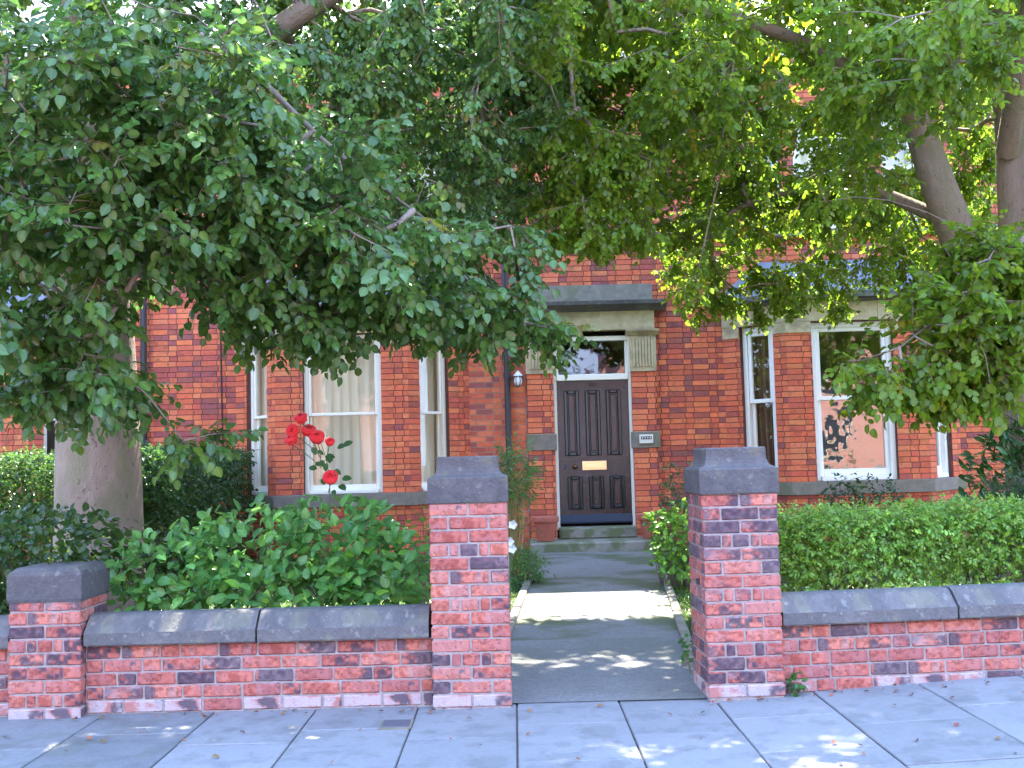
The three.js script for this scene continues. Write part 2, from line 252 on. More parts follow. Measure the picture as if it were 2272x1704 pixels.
function pier(t, courses, size, dark, skip = 0) {   // square pier: courses alternate between two bricks and half, whole, half
  const h = size / 2, J = 0.011, S = (size - J) / 2, H = (size - S - 2 * J) / 2;
  part(t, 'mortar', new MB().box(-h + 0.007, -0.05, -h + 0.007, h - 0.007, courses * CH, h - 0.007).geo(), mortarLight);
  for (let c = skip; c < courses; c++) {
    const y = c * CH + CH / 2 + 0.003, top = courses - 1 - c, special = top % 4 === 3, M = () => (c === 0 ? paleBrick : brickOf(dark(top, courses)));
    const lay = (long, turn) => {
      const put = (a, b, da, db) => { const ca = (a + b) / 2, cd = (da + db) / 2; turn ? layBrick(t, cd, y, ca, db - da, BH, b - a, M()) : layBrick(t, ca, y, cd, b - a, BH, db - da, M()); };
      for (const s of [-1, 1]) { const d0 = s < 0 ? -h : h - 0.1, d1 = d0 + 0.1; if (long) { put(-h, -h + S, d0, d1); put(h - S, h, d0, d1); } else put(-h + H + J, h - H - J, d0, d1); }
    };
    if (special) {
      const q = 0.048, e = H, mid = size - 2 * e - 2 * q - 4 * J; let x = -h;
      for (const w of [e, q, mid, q, e]) { layBrick(t, x + w / 2, y, h - 0.05, w, BH, 0.1, M()); x += w + J; }
      for (const s of [-1, 1]) { let z = -h; for (const w of [S, S - 0.11]) { layBrick(t, s * (h - 0.05), y, z + w / 2, 0.1, BH, w, M()); z += w + J; } }
    } else if (top % 2 === 0) { lay(true, false); lay(false, true); } else { lay(true, true); lay(false, false); }
  }
}
const capGeo = (s, y) => { const m = new MB(); m.sq([[s, y], [s + 0.004, y + 0.006], [s + 0.004, y + 0.138], [s - 0.003, y + 0.149], [s - 0.027, y + 0.156], [s - 0.039, y + 0.17], [s - 0.047, y + 0.192], [s - 0.05, y + 0.215], [s - 0.05, y + 0.256], [s - 0.056, y + 0.264]]); return m.geo(); };
{
  reseed(21);
  const a = thing('gate_pier', 'brick gate pier of mostly red bricks, joined to the wall behind which roses grow', 'pier', [-0.266, 0, -0.24]);
  pier(a, 15, 0.44, (t, n) => (t > 9 ? 0.5 : 0.05)); part(a, 'cap_stone', capGeo(0.222, 15 * CH), stoneCap);
  const b = thing('gate_pier', 'brick gate pier with many blue-black burnt bricks beside the clipped hedge', 'pier', [1.258, 0.012, -0.25]);
  pier(b, 15, 0.43, (t, n) => (t < 5 ? 0.85 : t > 10 ? 0.8 : 0.35)); part(b, 'cap_stone', capGeo(0.222, 15 * CH), stoneCap); b.rotation.y = 0.035;
  const c = thing('wall_pier', 'short brick pier with worn stone cap half hidden under dark shrub leaves', 'pier', [-2.655, -0.02, -0.24]);
  pier(c, 9, 0.405, () => 0.15); part(c, 'cap_stone', new MB().sq([[0.205, 9 * CH - 0.02], [0.21, 9 * CH], [0.21, 9 * CH + 0.13], [0.198, 9 * CH + 0.15], [0.17, 9 * CH + 0.172]]).geo(), stoneCap);
  const bell = part(b, 'gate_hinge', boxg(-0.235, 0.62, 0.06, -0.215, 0.655, 0.09, 0.004), iron);
}
function gardenWall(t, len, courses, copings, dark) {
  part(t, 'mortar', new MB().box(0, -0.06, -0.215, len, courses * CH, -0.008).geo(), mortarLight);
  for (let c = 0; c < courses; c++) {
    let x = c % 2 ? -0.11 : 0; x += rr(-0.03, 0.03) - 0.02; const y = c * CH + CH / 2 + 0.003; let n = 0;
    while (x < len) {
      const w = n++ && rnd() < 0.17 ? 0.1 : rr(0.208, 0.218), a = Math.max(x, 0.004), b = Math.min(x + w, len - 0.002);
      if (b - a > 0.03) layBrick(t, (a + b) / 2, y, -0.05, b - a, BH, 0.1, c === 0 ? (rnd() < 0.8 ? paleBrick : brickOf(0.3)) : brickOf(dark));
      x += w + 0.011;
    }
  }
  const y = courses * CH + 0.008, h = 0.165, P = [[0.045, y], [0.05, y + 0.008], [0.05, y + 0.072], [0.038, y + 0.082], [-0.035, y + h - 0.012], [-0.06, y + h], [-0.15, y + h], [-0.18, y + h - 0.012], [-0.25, y + 0.08], [-0.26, y + 0.07], [-0.26, y]];
  copings.forEach(([a, b], i) => { const m = new MB(); m.uo = i * 0.77; m.prism(P, a + 0.004, b - 0.004); const o = part(t, 'coping_stone', m.geo(), stoneDark); o.position.y = rr(-0.004, 0.004); o.rotation.y = rr(-0.004, 0.004); });
}
{
  reseed(31);
  const a = thing('garden_wall', 'low brick wall with stone coping below the large-leaved shrub', 'wall', [-2.45, 0, -0.1]);
  gardenWall(a, 1.96, 5, [[0.005, 0.975], [0.98, 1.95]], 0.25);
  const b = thing('garden_wall', 'low brick wall with stone coping below the clipped hedge', 'wall', [1.485, 0.01, -0.12]); b.rotation.y = 0.085;
  gardenWall(b, 4.4, 5, [[0.0, 1.03], [1.035, 2.1], [2.105, 3.2], [3.205, 4.4]], 0.1);
  const c = thing('garden_wall', 'end of a low brick wall running on past the short pier', 'wall', [-6.86, 0, -0.1]);
  gardenWall(c, 4.0, 5, [[0, 1], [1.005, 2], [2.005, 3], [3.005, 3.995]], 0.2);
}
{ // path edging
  reseed(41);
  const run = (a, b, n, label, grp) => { for (let i = 0; i < n; i++) { const f = (t) => a.map((v, k) => v + (b[k] - v) * t), p = f(i / n), q = f((i + 1) / n), L = Math.hypot(q[0] - p[0], q[1] - p[1]); const o = part(scene, numbered('edging_stone'), boxg(0, -0.12, -0.035, L - 0.012, 0.035, 0.035, 0.008), stoneGrey); o.position.set(p[0], groundY(p[1]) + rr(0, 0.012), p[1]); o.rotation.y = Math.atan2(-(q[1] - p[1]), q[0] - p[0]) + rr(-0.02, 0.02); tag(o, label, 'edging', grp); } };
  run([pathL(-1.6) - 0.03, -1.3], [0.22, -6.7], 8, 'stone path edging beside the ferny plants and yellow-stemmed shrub', 'edging stones along the fern border');
  run([1.1, -0.7], [1.62, -6.0], 7, 'stone path edging beside the pale green leafy shrub', 'edging stones along the leafy border');
}

// ------------------------------------------------------------------ the house
const house = thing('brick_house', 'red brick house with black panelled front door and two stone-trimmed bay windows', 'house');
let ownBricks = 0;
function frameOf(p0, p1) { const dx = p1[0] - p0[0], dz = p1[1] - p0[1], L = Math.hypot(dx, dz); return { L, a: Math.atan2(-dz, dx), p0 }; }
const place = (o, f, y = 0) => { o.position.set(f.p0[0], y, f.p0[1]); o.rotation.y = f.a; return o; };
// a brick face from p0 to p1 (as seen from outside), holes as [s0, s1, y0, y1]
function panel(root, p0, p1, y0, y1, holes = [], o = {}) {
  const f = frameOf(p0, p1), sh = new THREE.Shape([[0, y0], [f.L, y0], [f.L, y1], [0, y1]].map((p) => new THREE.Vector2(...p)));
  for (const [a, b, c, d] of holes) sh.holes.push(new THREE.Path([[a, c], [a, d], [b, d], [b, c]].map((p) => new THREE.Vector2(...p))));
  const th = o.thick ?? 0.2, back = part(root, o.name ?? 'wall', new THREE.ExtrudeGeometry(sh, { depth: th, bevelEnabled: false }).translate(0, 0, -th - (o.recess ?? 0.008)), o.mortar ?? mortarHouse);
  place(back, f);
  const m = new MB(), j = o.joint ?? 0.009, ch = 0.075, S = 0.2275, H = 0.115, dark = o.dark ?? 0.12; let any = false;
  for (let c = 0, y = y0; y < y1 - 0.02; c++, y += ch) {
    const ya = y + j / 2, yb = Math.min(y + ch, y1) - j / 2; let x = -(c % 2) * (S / 2 + 0.02) - rr(0, 0.01), k = c % 2, run = rnd() < 0.5 ? dark * 1.35 : dark * 0.7;
    const cuts = holes.filter(([, , c0, d0]) => Math.min(yb, d0) - Math.max(ya, c0) > 0.45 * (yb - ya));
    while (x < f.L) {
      const w = k++ % (o.head ?? 2) ? H : S; let segs = [[Math.max(x + j / 2, 0), Math.min(x + w - j / 2, f.L)]];
      for (const [a, b] of cuts) segs = segs.flatMap(([s, e]) => (e <= a || s >= b ? [[s, e]] : [[s, Math.min(e, a)], [Math.max(s, b), e]]));
      for (const [s, e] of segs) {
        if (e - s < 0.015) continue;
        const tone = rnd() < run ? 4 + Math.floor(rnd() * 2) : Math.floor(rnd() * 4), dz = rr(-0.0015, 0.0015);
        if (o.own && ownBricks < 300 && (!o.ownIn || o.ownIn(y))) {
          ownBricks++;
          const q = part(back, 'brick', houseBrickGeo(e - s, yb - ya, Math.floor(rnd() * 6)), houseBrick[tone]); q.position.set((s + e) / 2, (ya + yb) / 2, dz);
        } else { m.tint = HB[tone].map((v) => v * rr(0.9, 1.08)); m.uo = rr(0, 3); m.vo = rr(0, 3); m.box(s, ya, -0.03, e, yb, dz, 'b'); any = true; }
      }
      x += w;
    }
  }
  if (any) part(back, 'brickwork', m.geo(), houseBricks, 'stuff');
  return { f, back };
}
const HG = {};
function houseBrickGeo(w, h, k) { const key = [Math.round(w * 400), Math.round(h * 400), k].join(); if (!HG[key]) { const m = new MB(); m.uo = k * 0.41; m.vo = k * 0.23; m.cbox(-w / 2, -h / 2, -0.03, w / 2, h / 2, 0, 0.0025); HG[key] = m.geo(); } return HG[key]; }
// sash window set in a hole of a face
function sash(root, f, s0, s1, y0, y1, o = {}) {
  const g = new THREE.Group(); g.name = 'window'; root.add(g);
  const dx = Math.cos(f.a), dz = -Math.sin(f.a); g.position.set(f.p0[0] + dx * s0, y0, f.p0[1] + dz * s0); g.rotation.y = f.a;
  const w = s1 - s0, h = y1 - y0, z = -(o.recess ?? 0.07), F = o.frame ?? 0.05, B = o.bar ?? 0.042, M = o.mat ?? paint, mid = h * (o.mid ?? 0.52), m = new MB();
  m.cbox(0, 0, z - 0.12, F, h, z, 0.005).cbox(w - F, 0, z - 0.12, w, h, z, 0.005).cbox(F, h - F, z - 0.12, w - F, h, z - 0.002, 0.005).cbox(F, 0, z - 0.12, w - F, F * 0.9, z + 0.03, 0.006);
  part(g, 'frame', m.geo(), M);
  const one = (a, b, zz, lower) => {
    const q = new MB(), bot = lower ? B * 1.7 : B; q.cbox(F, a, zz - 0.04, F + B, b, zz, 0.006).cbox(w - F - B, a, zz - 0.04, w - F, b, zz, 0.006).cbox(F + B, b - B, zz - 0.04, w - F - B, b, zz - 0.001, 0.006).cbox(F + B, a, zz - 0.04, w - F - B, a + bot, zz - 0.001, 0.006);
    part(g, 'sash', q.geo(), M);
    part(g, 'pane', new MB().box(F + B - 0.004, a + bot - 0.004, zz - 0.024, w - F - B + 0.004, b - B + 0.004, zz - 0.0235, 'b').geo(), o.glass ?? glass);
    if (o.twin) part(g, 'pane', new MB().face(V(F + B - 0.004, a + bot - 0.004, zz - 0.036), V(w - F - B + 0.004, a + bot - 0.004, zz - 0.036), V(w - F - B + 0.004, b - B + 0.004, zz - 0.036), V(F + B - 0.004, b - B + 0.004, zz - 0.036)).geo(), o.glass ?? glass);
  };
  one(mid - B / 2, h - F, z - 0.018, false); one(F * 0.9, mid + B / 2, z - 0.06, true);
  return g;
}
const ZW = -8.8, ZF = -8.1;
// front wall
reseed(51);
const upper = [[-2.75, -1.75], [-1.42, -0.78], [0.78, 1.42], [3.36, 3.86], [4.05, 5.1], [5.3, 5.8]];
{
  const x0 = -5.0, holes = [[-3.45, -1.05, 0.95, 3.2], [3.3, 5.85, 0.95, 3.2], [0.5, 1.72, 0.2, 3.2], ...upper.map(([a, b]) => [a, b, 4.46, 6.2])].map(([a, b, c, d]) => [a - x0, b - x0, c, d]);
  const p = panel(house, [x0, ZW], [9.5, ZW], -0.02, 7.05, holes, { dark: 0.28 });
  for (const [a, b] of upper) sash(house, p.f, a - x0, b - x0, 4.46, 6.2, { mid: 0.5 });
  // door recess to the fore of the wall: brick piers
  panel(house, [0.205, -8.72], [0.575, -8.72], 0.12, 3.05, [], { own: true, thick: 0.17, dark: 0.1, name: 'door_pier' });
  panel(house, [1.655, -8.72], [2.0, -8.72], 0.12, 3.05, [], { own: true, thick: 0.17, dark: 0.16, name: 'door_pier' });
  panel(house, [-0.6, -8.775], [0.2, -8.775], 0.1, 3.5, [], { thick: 0.02, joint: 0.011, mortar: mortarLime, dark: 0.2, head: 3, name: 'lime_mortared_wall' });
  // string course and eaves
  for (let i = 0; i < 9; i++) part(house, 'string_course', boxg(-4.98 + i * 1.61, 4.36, ZW - 0.02, -4.98 + i * 1.61 + 1.604, 4.455, ZW + 0.09, 0.012), stoneGrey);
  part(house, 'eaves_board', boxg(-5, 6.86, ZW + 0.0, 9.5, 7.06, ZW + 0.3, 0.01), paint);
  part(house, 'gutter', new MB().prism([[ZW + 0.30, 6.99], [ZW + 0.42, 6.99], [ZW + 0.43, 7.09], [ZW + 0.30, 7.09]], -5, 9.5).geo(), iron);
  part(house, 'roof', new MB().prism([[ZW + 0.34, 7.07], [-13.2, 10.6], [-18.2, 7.07]], -5.1, 9.6).geo(), slate);
  part(house, 'rear_wall', new MB().box(-5, -0.1, -17.9, 9.5, 7.06, -17.7).geo(), mortarHouse);
  for (const x of [-5.0, 9.3]) part(house, 'side_wall', new MB().box(x, -0.1, -17.7, x + 0.2, 7.06, ZW - 0.21).geo(), mortarHouse);
  part(house, 'partition', new MB().box(-0.45, 0.3, -17.7, -0.3, 7, -9.03).geo(), plaster); part(house, 'partition', new MB().box(2.35, 0.3, -17.7, 2.5, 7, -9.03).geo(), plaster);
  part(house, 'interior_wall', new MB().box(-4.8, 0.3, -12.9, 9.3, 7, -12.75).geo(), plaster);
  part(house, 'floor', new MB().box(-4.8, 0.2, -17.7, 9.3, 0.4, -9.01).geo(), carpet); part(house, 'ceiling', new MB().box(-4.8, 3.62, -17.7, 9.3, 3.85, -9.01).geo(), paint);
}
// door surround
{
  const z = -8.72;
  const fluted = (x0, x1) => { const m = new MB(); m.box(x0 - 0.004, 2.52, z - 0.1, x1 + 0.004, 3.02, z + 0.018); const n = 7, w = (x1 - x0 - 0.06) / n; for (let i = 0; i < n; i++) m.cbox(x0 + 0.03 + i * w + 0.006, 2.58, z + 0.019, x0 + 0.03 + (i + 1) * w - 0.006, 2.99, z + 0.034, 0.006); return m.geo(); };
  for (const [a, b] of [[0.2, 0.58], [1.65, 2.005]]) {
    part(house, 'fluted_block', fluted(a, b), stoneBuff);
    part(house, 'block_moulding', new MB().prism([[z - 0.1, 3.022], [z + 0.03, 3.022], [z + 0.05, 3.05], [z + 0.075, 3.075], [z + 0.08, 3.1], [z - 0.1, 3.1]], a - 0.05, b + 0.05).geo(), stoneBuff);
    part(house, 'stone_block', boxg(a - 0.02, 1.455, z - 0.08, b + 0.02, 1.685, z + 0.022, 0.01), stoneGrey);
  }
  part(house, 'door_lintel', boxg(0.2, 3.101, z - 0.12, 2.0, 3.365, z + 0.02, 0.006), stoneBuff);
  part(house, 'door_cornice', new MB().prism([[z - 0.1, 3.366], [z + 0.02, 3.366], [z + 0.05, 3.40], [z + 0.10, 3.43], [z + 0.15, 3.45], [z + 0.16, 3.5], [z + 0.02, 3.515], [z - 0.1, 3.515]], 0.07, 2.17).geo(), stoneDark);
  part(house, 'blocking_course', new MB().prism([[z - 0.1, 3.516], [z + 0.05, 3.516], [z + 0.03, 3.74], [z - 0.1, 3.745]], 0.28, 1.98).geo(), stoneGrey);
  part(house, 'lower_step', boxg(0.18, -0.02, -8.68, 2.05, 0.255, -7.92, 0.02), stepStone);
  part(house, 'upper_step', boxg(0.6, 0.256, -8.86, 1.64, 0.40, -8.45, 0.015), stepStone);
  const fr = new MB(), zf = z - 0.05;
  fr.cbox(0.56, 0.36, zf - 0.12, 0.617, 3.03, zf, 0.006).cbox(1.618, 0.36, zf - 0.12, 1.675, 3.03, zf, 0.006).cbox(0.617, 2.965, zf - 0.12, 1.618, 3.03, zf - 0.002, 0.006).cbox(0.617, 2.415, zf - 0.12, 1.618, 2.5, zf + 0.012, 0.008);
  part(house, 'door_frame', fr.geo(), paint);
  const fan = new THREE.Group(); fan.name = 'fanlight'; house.add(fan);
  part(fan, 'frame', new MB().cbox(0.617, 2.5, zf - 0.1, 0.65, 2.965, zf - 0.03, 0.004).cbox(1.585, 2.5, zf - 0.1, 1.618, 2.965, zf - 0.03, 0.004).geo(), paint);
  part(fan, 'pane', new MB().box(0.645, 2.495, zf - 0.07, 1.59, 2.97, zf - 0.0695, 'b').geo(), glassWavy);
  const zd = zf - 0.06, door = part(house, 'door', boxg(0.62, 0.43, zd - 0.045, 1.615, 2.412, zd, 0.004), doorPaint);
  door.userData.label = 'glossy brown-black front door with six raised panels';
  const pan = (x0, x1, y0, y1) => {
    const g = new MB(), w = 0.05; g.cbox(x0, y0, zd, x0 + w, y1, zd + 0.03, 0.012).cbox(x1 - w, y0, zd, x1, y1, zd + 0.03, 0.012).cbox(x0 + w, y1 - w, zd, x1 - w, y1, zd + 0.029, 0.012).cbox(x0 + w, y0, zd, x1 - w, y0 + w, zd + 0.029, 0.012);
    part(door, 'panel_moulding', g.geo(), mouldPaint); part(door, 'raised_panel', boxg(x0 + w + 0.012, y0 + w + 0.012, zd - 0.01, x1 - w - 0.012, y1 - w - 0.012, zd + 0.012, 0.008), doorPaint);
  };
  for (const x of [0.715, 1.01, 1.3]) { pan(x, x + 0.21, 1.37, 2.28); pan(x + 0.02, x + 0.23, 0.63, 1.09); }
  const lp = part(door, 'letter_plate', boxg(0.945, 1.17, zd, 1.285, 1.295, zd + 0.012, 0.004), brass); part(door, 'letter_flap', boxg(0.985, 1.195, zd + 0.0125, 1.245, 1.265, zd + 0.02, 0.005), brass);
  part(door, 'knob', new THREE.SphereGeometry(0.034, 16, 12).scale(1, 1, 0.8).translate(0.845, 1.22, zd + 0.05), mat({ c: [0.16, 0.07, 0.03], metalness: 1, roughness: 0.35 })); part(door, 'knob_rose', new THREE.CylinderGeometry(0.04, 0.042, 0.02, 20).rotateX(Math.PI / 2).translate(0.845, 1.22, zd + 0.011), iron);
  part(door, 'keyhole_plate', boxg(0.695, 1.185, zd, 0.735, 1.255, zd + 0.006, 0.003), iron);
  part(door, 'number_plate', boxg(1.07, 2.33, zd, 1.16, 2.375, zd + 0.006, 0.002), mat({ c: [0.05, 0.02, 0.016], roughness: 0.4 }));
  part(door, 'weather_board', new MB().prism([[zd + 0.001, 0.44], [zd + 0.07, 0.44], [zd + 0.075, 0.46], [zd + 0.02, 0.56], [zd + 0.001, 0.56]], 0.63, 1.605).geo(), sillPaint);
  const ip = part(house, 'entry_panel', boxg(1.735, 1.52, z + 0.0225, 1.925, 1.64, z + 0.045, 0.004), mat({ c: [0.7, 0.68, 0.6], roughness: 0.5 })); ip.userData.label = 'cream entry panel with four black buttons';
  part(ip, 'button_strip', boxg(1.755, 1.575, z + 0.0455, 1.905, 1.615, z + 0.05, 0.002), iron);
  for (let i = 0; i < 4; i++) part(ip, 'button', new THREE.CylinderGeometry(0.009, 0.009, 0.01, 12).rotateX(Math.PI / 2).translate(1.775 + i * 0.0365, 1.595, z + 0.055), paint);
  // drainpipes
  const pipe = (x, zz, y0, y1, label) => { const o = part(house, 'drainpipe', new THREE.CylinderGeometry(0.042, 0.042, y1 - y0, 14).translate(x, (y0 + y1) / 2, zz), iron); for (let y = y0 + 0.6; y < y1; y += 1.8) part(o, 'bracket', new THREE.CylinderGeometry(0.054, 0.054, 0.07, 14).translate(x, y, zz), iron); };
  pipe(-0.065, -8.70, 0.1, 6.95); pipe(-5.1, -8.70, 0.1, 6.95);
  part(house, 'cable', tube(curve([[-4.06, 3.6, ZW + 0.012], [-4.05, 2.6, ZW + 0.012], [-4.03, 1.6, ZW + 0.012], [-3.98, 1.0, ZW + 0.014], [-3.8, 0.85, ZW + 0.014]], 20), Array(21).fill(0.011), 6), iron);
  // wall lamp
  const lamp = new THREE.Group(); lamp.name = 'wall_lamp'; house.add(lamp); lamp.position.set(0.085, 2.42, -8.62);
  part(lamp, 'lamp_bracket', boxg(-0.02, -0.03, -0.155, 0.02, 0.07, -0.03, 0.005), iron); part(lamp, 'lamp_glass', new THREE.SphereGeometry(0.075, 20, 14).scale(0.75, 1, 0.75), mat({ c: [0.8, 0.8, 0.78], roughness: 0.3 })); part(lamp, 'lamp_cap', new THREE.ConeGeometry(0.07, 0.08, 16).translate(0, 0.11, 0), mat({ c: [0.6, 0.62, 0.66], roughness: 0.3 }));
  for (let i = 0; i < 3; i++) part(lamp, 'lamp_cage', new THREE.TorusGeometry(0.077, 0.005, 6, 24).scale(0.78, 1.02, 1).rotateY(i * Math.PI / 3), iron);
}
// bay windows: front corners xl..xr, canted back to the wall
function bay(root, xl, xr, wl, wr, o) {
  const sb = 0.78, st = 0.95, wt = 3.08, A = [xl - 0.7, ZW], B = [xl, ZF], C = [xr, ZF], D = [xr + 0.7, ZW], cl = Math.hypot(0.7, 0.7);
  const faces = [[A, B, [0.27, 0.79]], [B, C, [wl - xl, wr - xl]], [C, D, [0.2, 0.72]]];
  for (const [p, q, win] of faces) {
    const L = frameOf(p, q).L;
    panel(root, p, q, -0.02, sb, [], { name: 'bay_wall', dark: 0.15 });
    const { f } = panel(root, p, q, st, wt, [[win[0], win[1], st, wt - 0.01]], { name: 'bay_wall', own: o.own, dark: 0.08, thick: 0.17 });
    sash(root, f, win[0] + 0.001, win[1] - 0.001, st + 0.002, wt - 0.012, L > 1.3 ? o.sash : { ...o.sash, glass, twin: false });
    // stones: pier caps, sill, frieze, cornice
    const run = (name, y0, y1, out, s0, s1, m, n = 1) => { for (let i = 0; i < n; i++) { const a = s0 + (s1 - s0) * i / n, b = s0 + (s1 - s0) * (i + 1) / n; place(part(root, name, new MB().cbox(a + 0.0015, y0, -0.12, b - 0.0015, y1, out, 0.005).geo(), m), f); } };
    run('pier_cap', wt - 0.15, wt - 0.001, 0.014, -0.004, win[0] - 0.004, stoneBuff); run('pier_cap', wt - 0.15, wt - 0.001, 0.014, win[1] + 0.004, L + 0.004, stoneBuff);
    run('stone_sill', sb, st, 0.05, -0.018, L + 0.018, stoneGrey, L > 1.3 ? 3 : 1);
    run('frieze', wt, wt + 0.26, 0.016, -0.005, L + 0.005, stoneBuff, L > 1.3 ? 3 : 2);
    run('frieze_fillet', wt + 0.261, wt + 0.30, 0.06, -0.025, L + 0.025, stoneDark);
    run('cornice', wt + 0.301, wt + 0.385, 0.13, -0.05, L + 0.05, stoneDark, L > 1.3 ? 2 : 1);
  }
  const y = wt + 0.386, e = 0.1, r = new MB(), a = V(A[0] - e * 1.2, y, ZW), b = V(xl - e * 0.4, y, ZF + e), c = V(xr + e * 0.4, y, ZF + e), d = V(D[0] + e * 1.2, y, ZW), i = V(xl - 0.15, y + 0.55, ZW), j = V(xr + 0.15, y + 0.55, ZW);
  r.face(a, b, i).face(b, c, j, i).face(c, d, j).face(a, d, c, b); part(root, 'bay_roof', r.geo(), slate);
  part(root, 'bay_ceiling', new MB().box(xl - 0.4, wt + 0.02, ZW - 0.2, xr + 0.4, wt + 0.05, ZF - 0.2).geo(), paint); part(root, 'bay_floor', new MB().box(xl - 0.4, 0.3, ZW - 0.2, xr + 0.4, 0.4, ZF - 0.2).geo(), carpet);
}
reseed(61);
bay(house, 3.66, 5.5, 4.0, 5.08, { own: true, sash: { mat: upvc, frame: 0.07, bar: 0.055, glass: glassWavy, twin: true, mid: 0.52 } });
bay(house, -3.15, -1.38, -2.78, -1.74, { own: true, sash: { mat: paint, frame: 0.055, bar: 0.04, mid: 0.5 } });
const next = thing('brick_house', 'neighbouring red brick house seen behind the beech trunk and sunlit hedge', 'house');
reseed(71);
panel(next, [-16, ZW], [-5.0, ZW], -0.02, 7.05, [[7.6, 9.9, 0.95, 3.2], [8, 9, 4.46, 6.2]], { dark: 0.2 });
sash(next, frameOf([-16, ZW], [-5, ZW]), 8, 9, 4.46, 6.2);
bay(next, -8.2, -6.42, -7.83, -6.8, { sash: { mat: paint } });
part(next, 'roof', new MB().prism([[ZW + 0.34, 7.07], [-13.2, 10.6], [-18.2, 7.07]], -16, -5.1).geo(), slate);
part(next, 'rear_wall', new MB().box(-16, -0.1, -17.9, -5.2, 7.06, -17.7).geo(), mortarHouse); part(next, 'side_wall', new MB().box(-16, -0.1, -17.7, -15.8, 7.06, ZW - 0.21).geo(), mortarHouse);
part(next, 'interior_wall', new MB().box(-15.8, 0.3, -12.9, -5.2, 7, -12.75).geo(), plaster);

// net curtains and drapes
function drape(name, label, cat, p0, p1, y0, y1, m, amp, wave, group) {
  const f = frameOf(p0, p1), g = new THREE.PlaneGeometry(f.L, y1 - y0, Math.round(f.L / wave * 8), 6), p = g.attributes.position; let ph = rr(0, 6);
  for (let i = 0; i < p.count; i++) { const x = p.getX(i) + f.L / 2, y = p.getY(i) + (y1 - y0) / 2, t = x / wave * 6.283 + ph + 1.6 * Math.sin(x * 5.3 + ph); p.setXYZ(i, x + 0.01 * Math.sin(y * 3 + x * 9), y, amp * (Math.sin(t) + 0.35 * Math.sin(t * 2.1 + y)) * (1 - 0.25 * y / (y1 - y0))); }
  g.computeVertexNormals(); const o = part(scene, numbered(name), g, m); place(o, f, y0); tag(o, label, cat, group);
}
reseed(81);
const net = mat({ c: [0.88, 0.76, 0.53], transmission: 0.3, thickness: 0, roughness: 1, side: THREE.DoubleSide }), brownCloth = mat({ c: [0.16, 0.075, 0.05], roughness: 1, side: THREE.DoubleSide });
drape('net_curtain', 'cream net curtain behind the broad sash window near the red roses', 'curtain', [-2.76, ZF - 0.24], [-1.76, ZF - 0.24], 0.99, 3.06, net, 0.018, 0.13);
drape('net_curtain', 'cream net curtain in the narrow angled window next to the drainpipe', 'curtain', [-1.40, ZF - 0.31], [-1.0, ZF - 0.71], 0.99, 3.06, net, 0.016, 0.1);
drape('net_curtain', 'cream net curtain in the narrow angled window facing the beech trunk', 'curtain', [-3.55, ZF - 0.71], [-3.13, ZF - 0.31], 0.99, 3.06, net, 0.016, 0.1);
drape('drape', 'brown curtain drawn back beside the angled white window', 'curtain', [3.36, ZF - 0.62], [3.55, ZF - 0.45], 0.9, 3.06, brownCloth, 0.03, 0.09);
drape('drape', 'brown curtain gathered at the far edge of the broad white window', 'curtain', [4.98, ZF - 0.3], [5.22, ZF - 0.3], 0.9, 3.06, brownCloth, 0.03, 0.09);
upper.forEach(([a, b], i) => drape('net_curtain', 'white net curtain in an upstairs window', 'curtain', [a + 0.04, ZW - 0.26], [b - 0.04, ZW - 0.26], 4.5, 6.16, net, 0.015, 0.12, 'upstairs net curtains'));

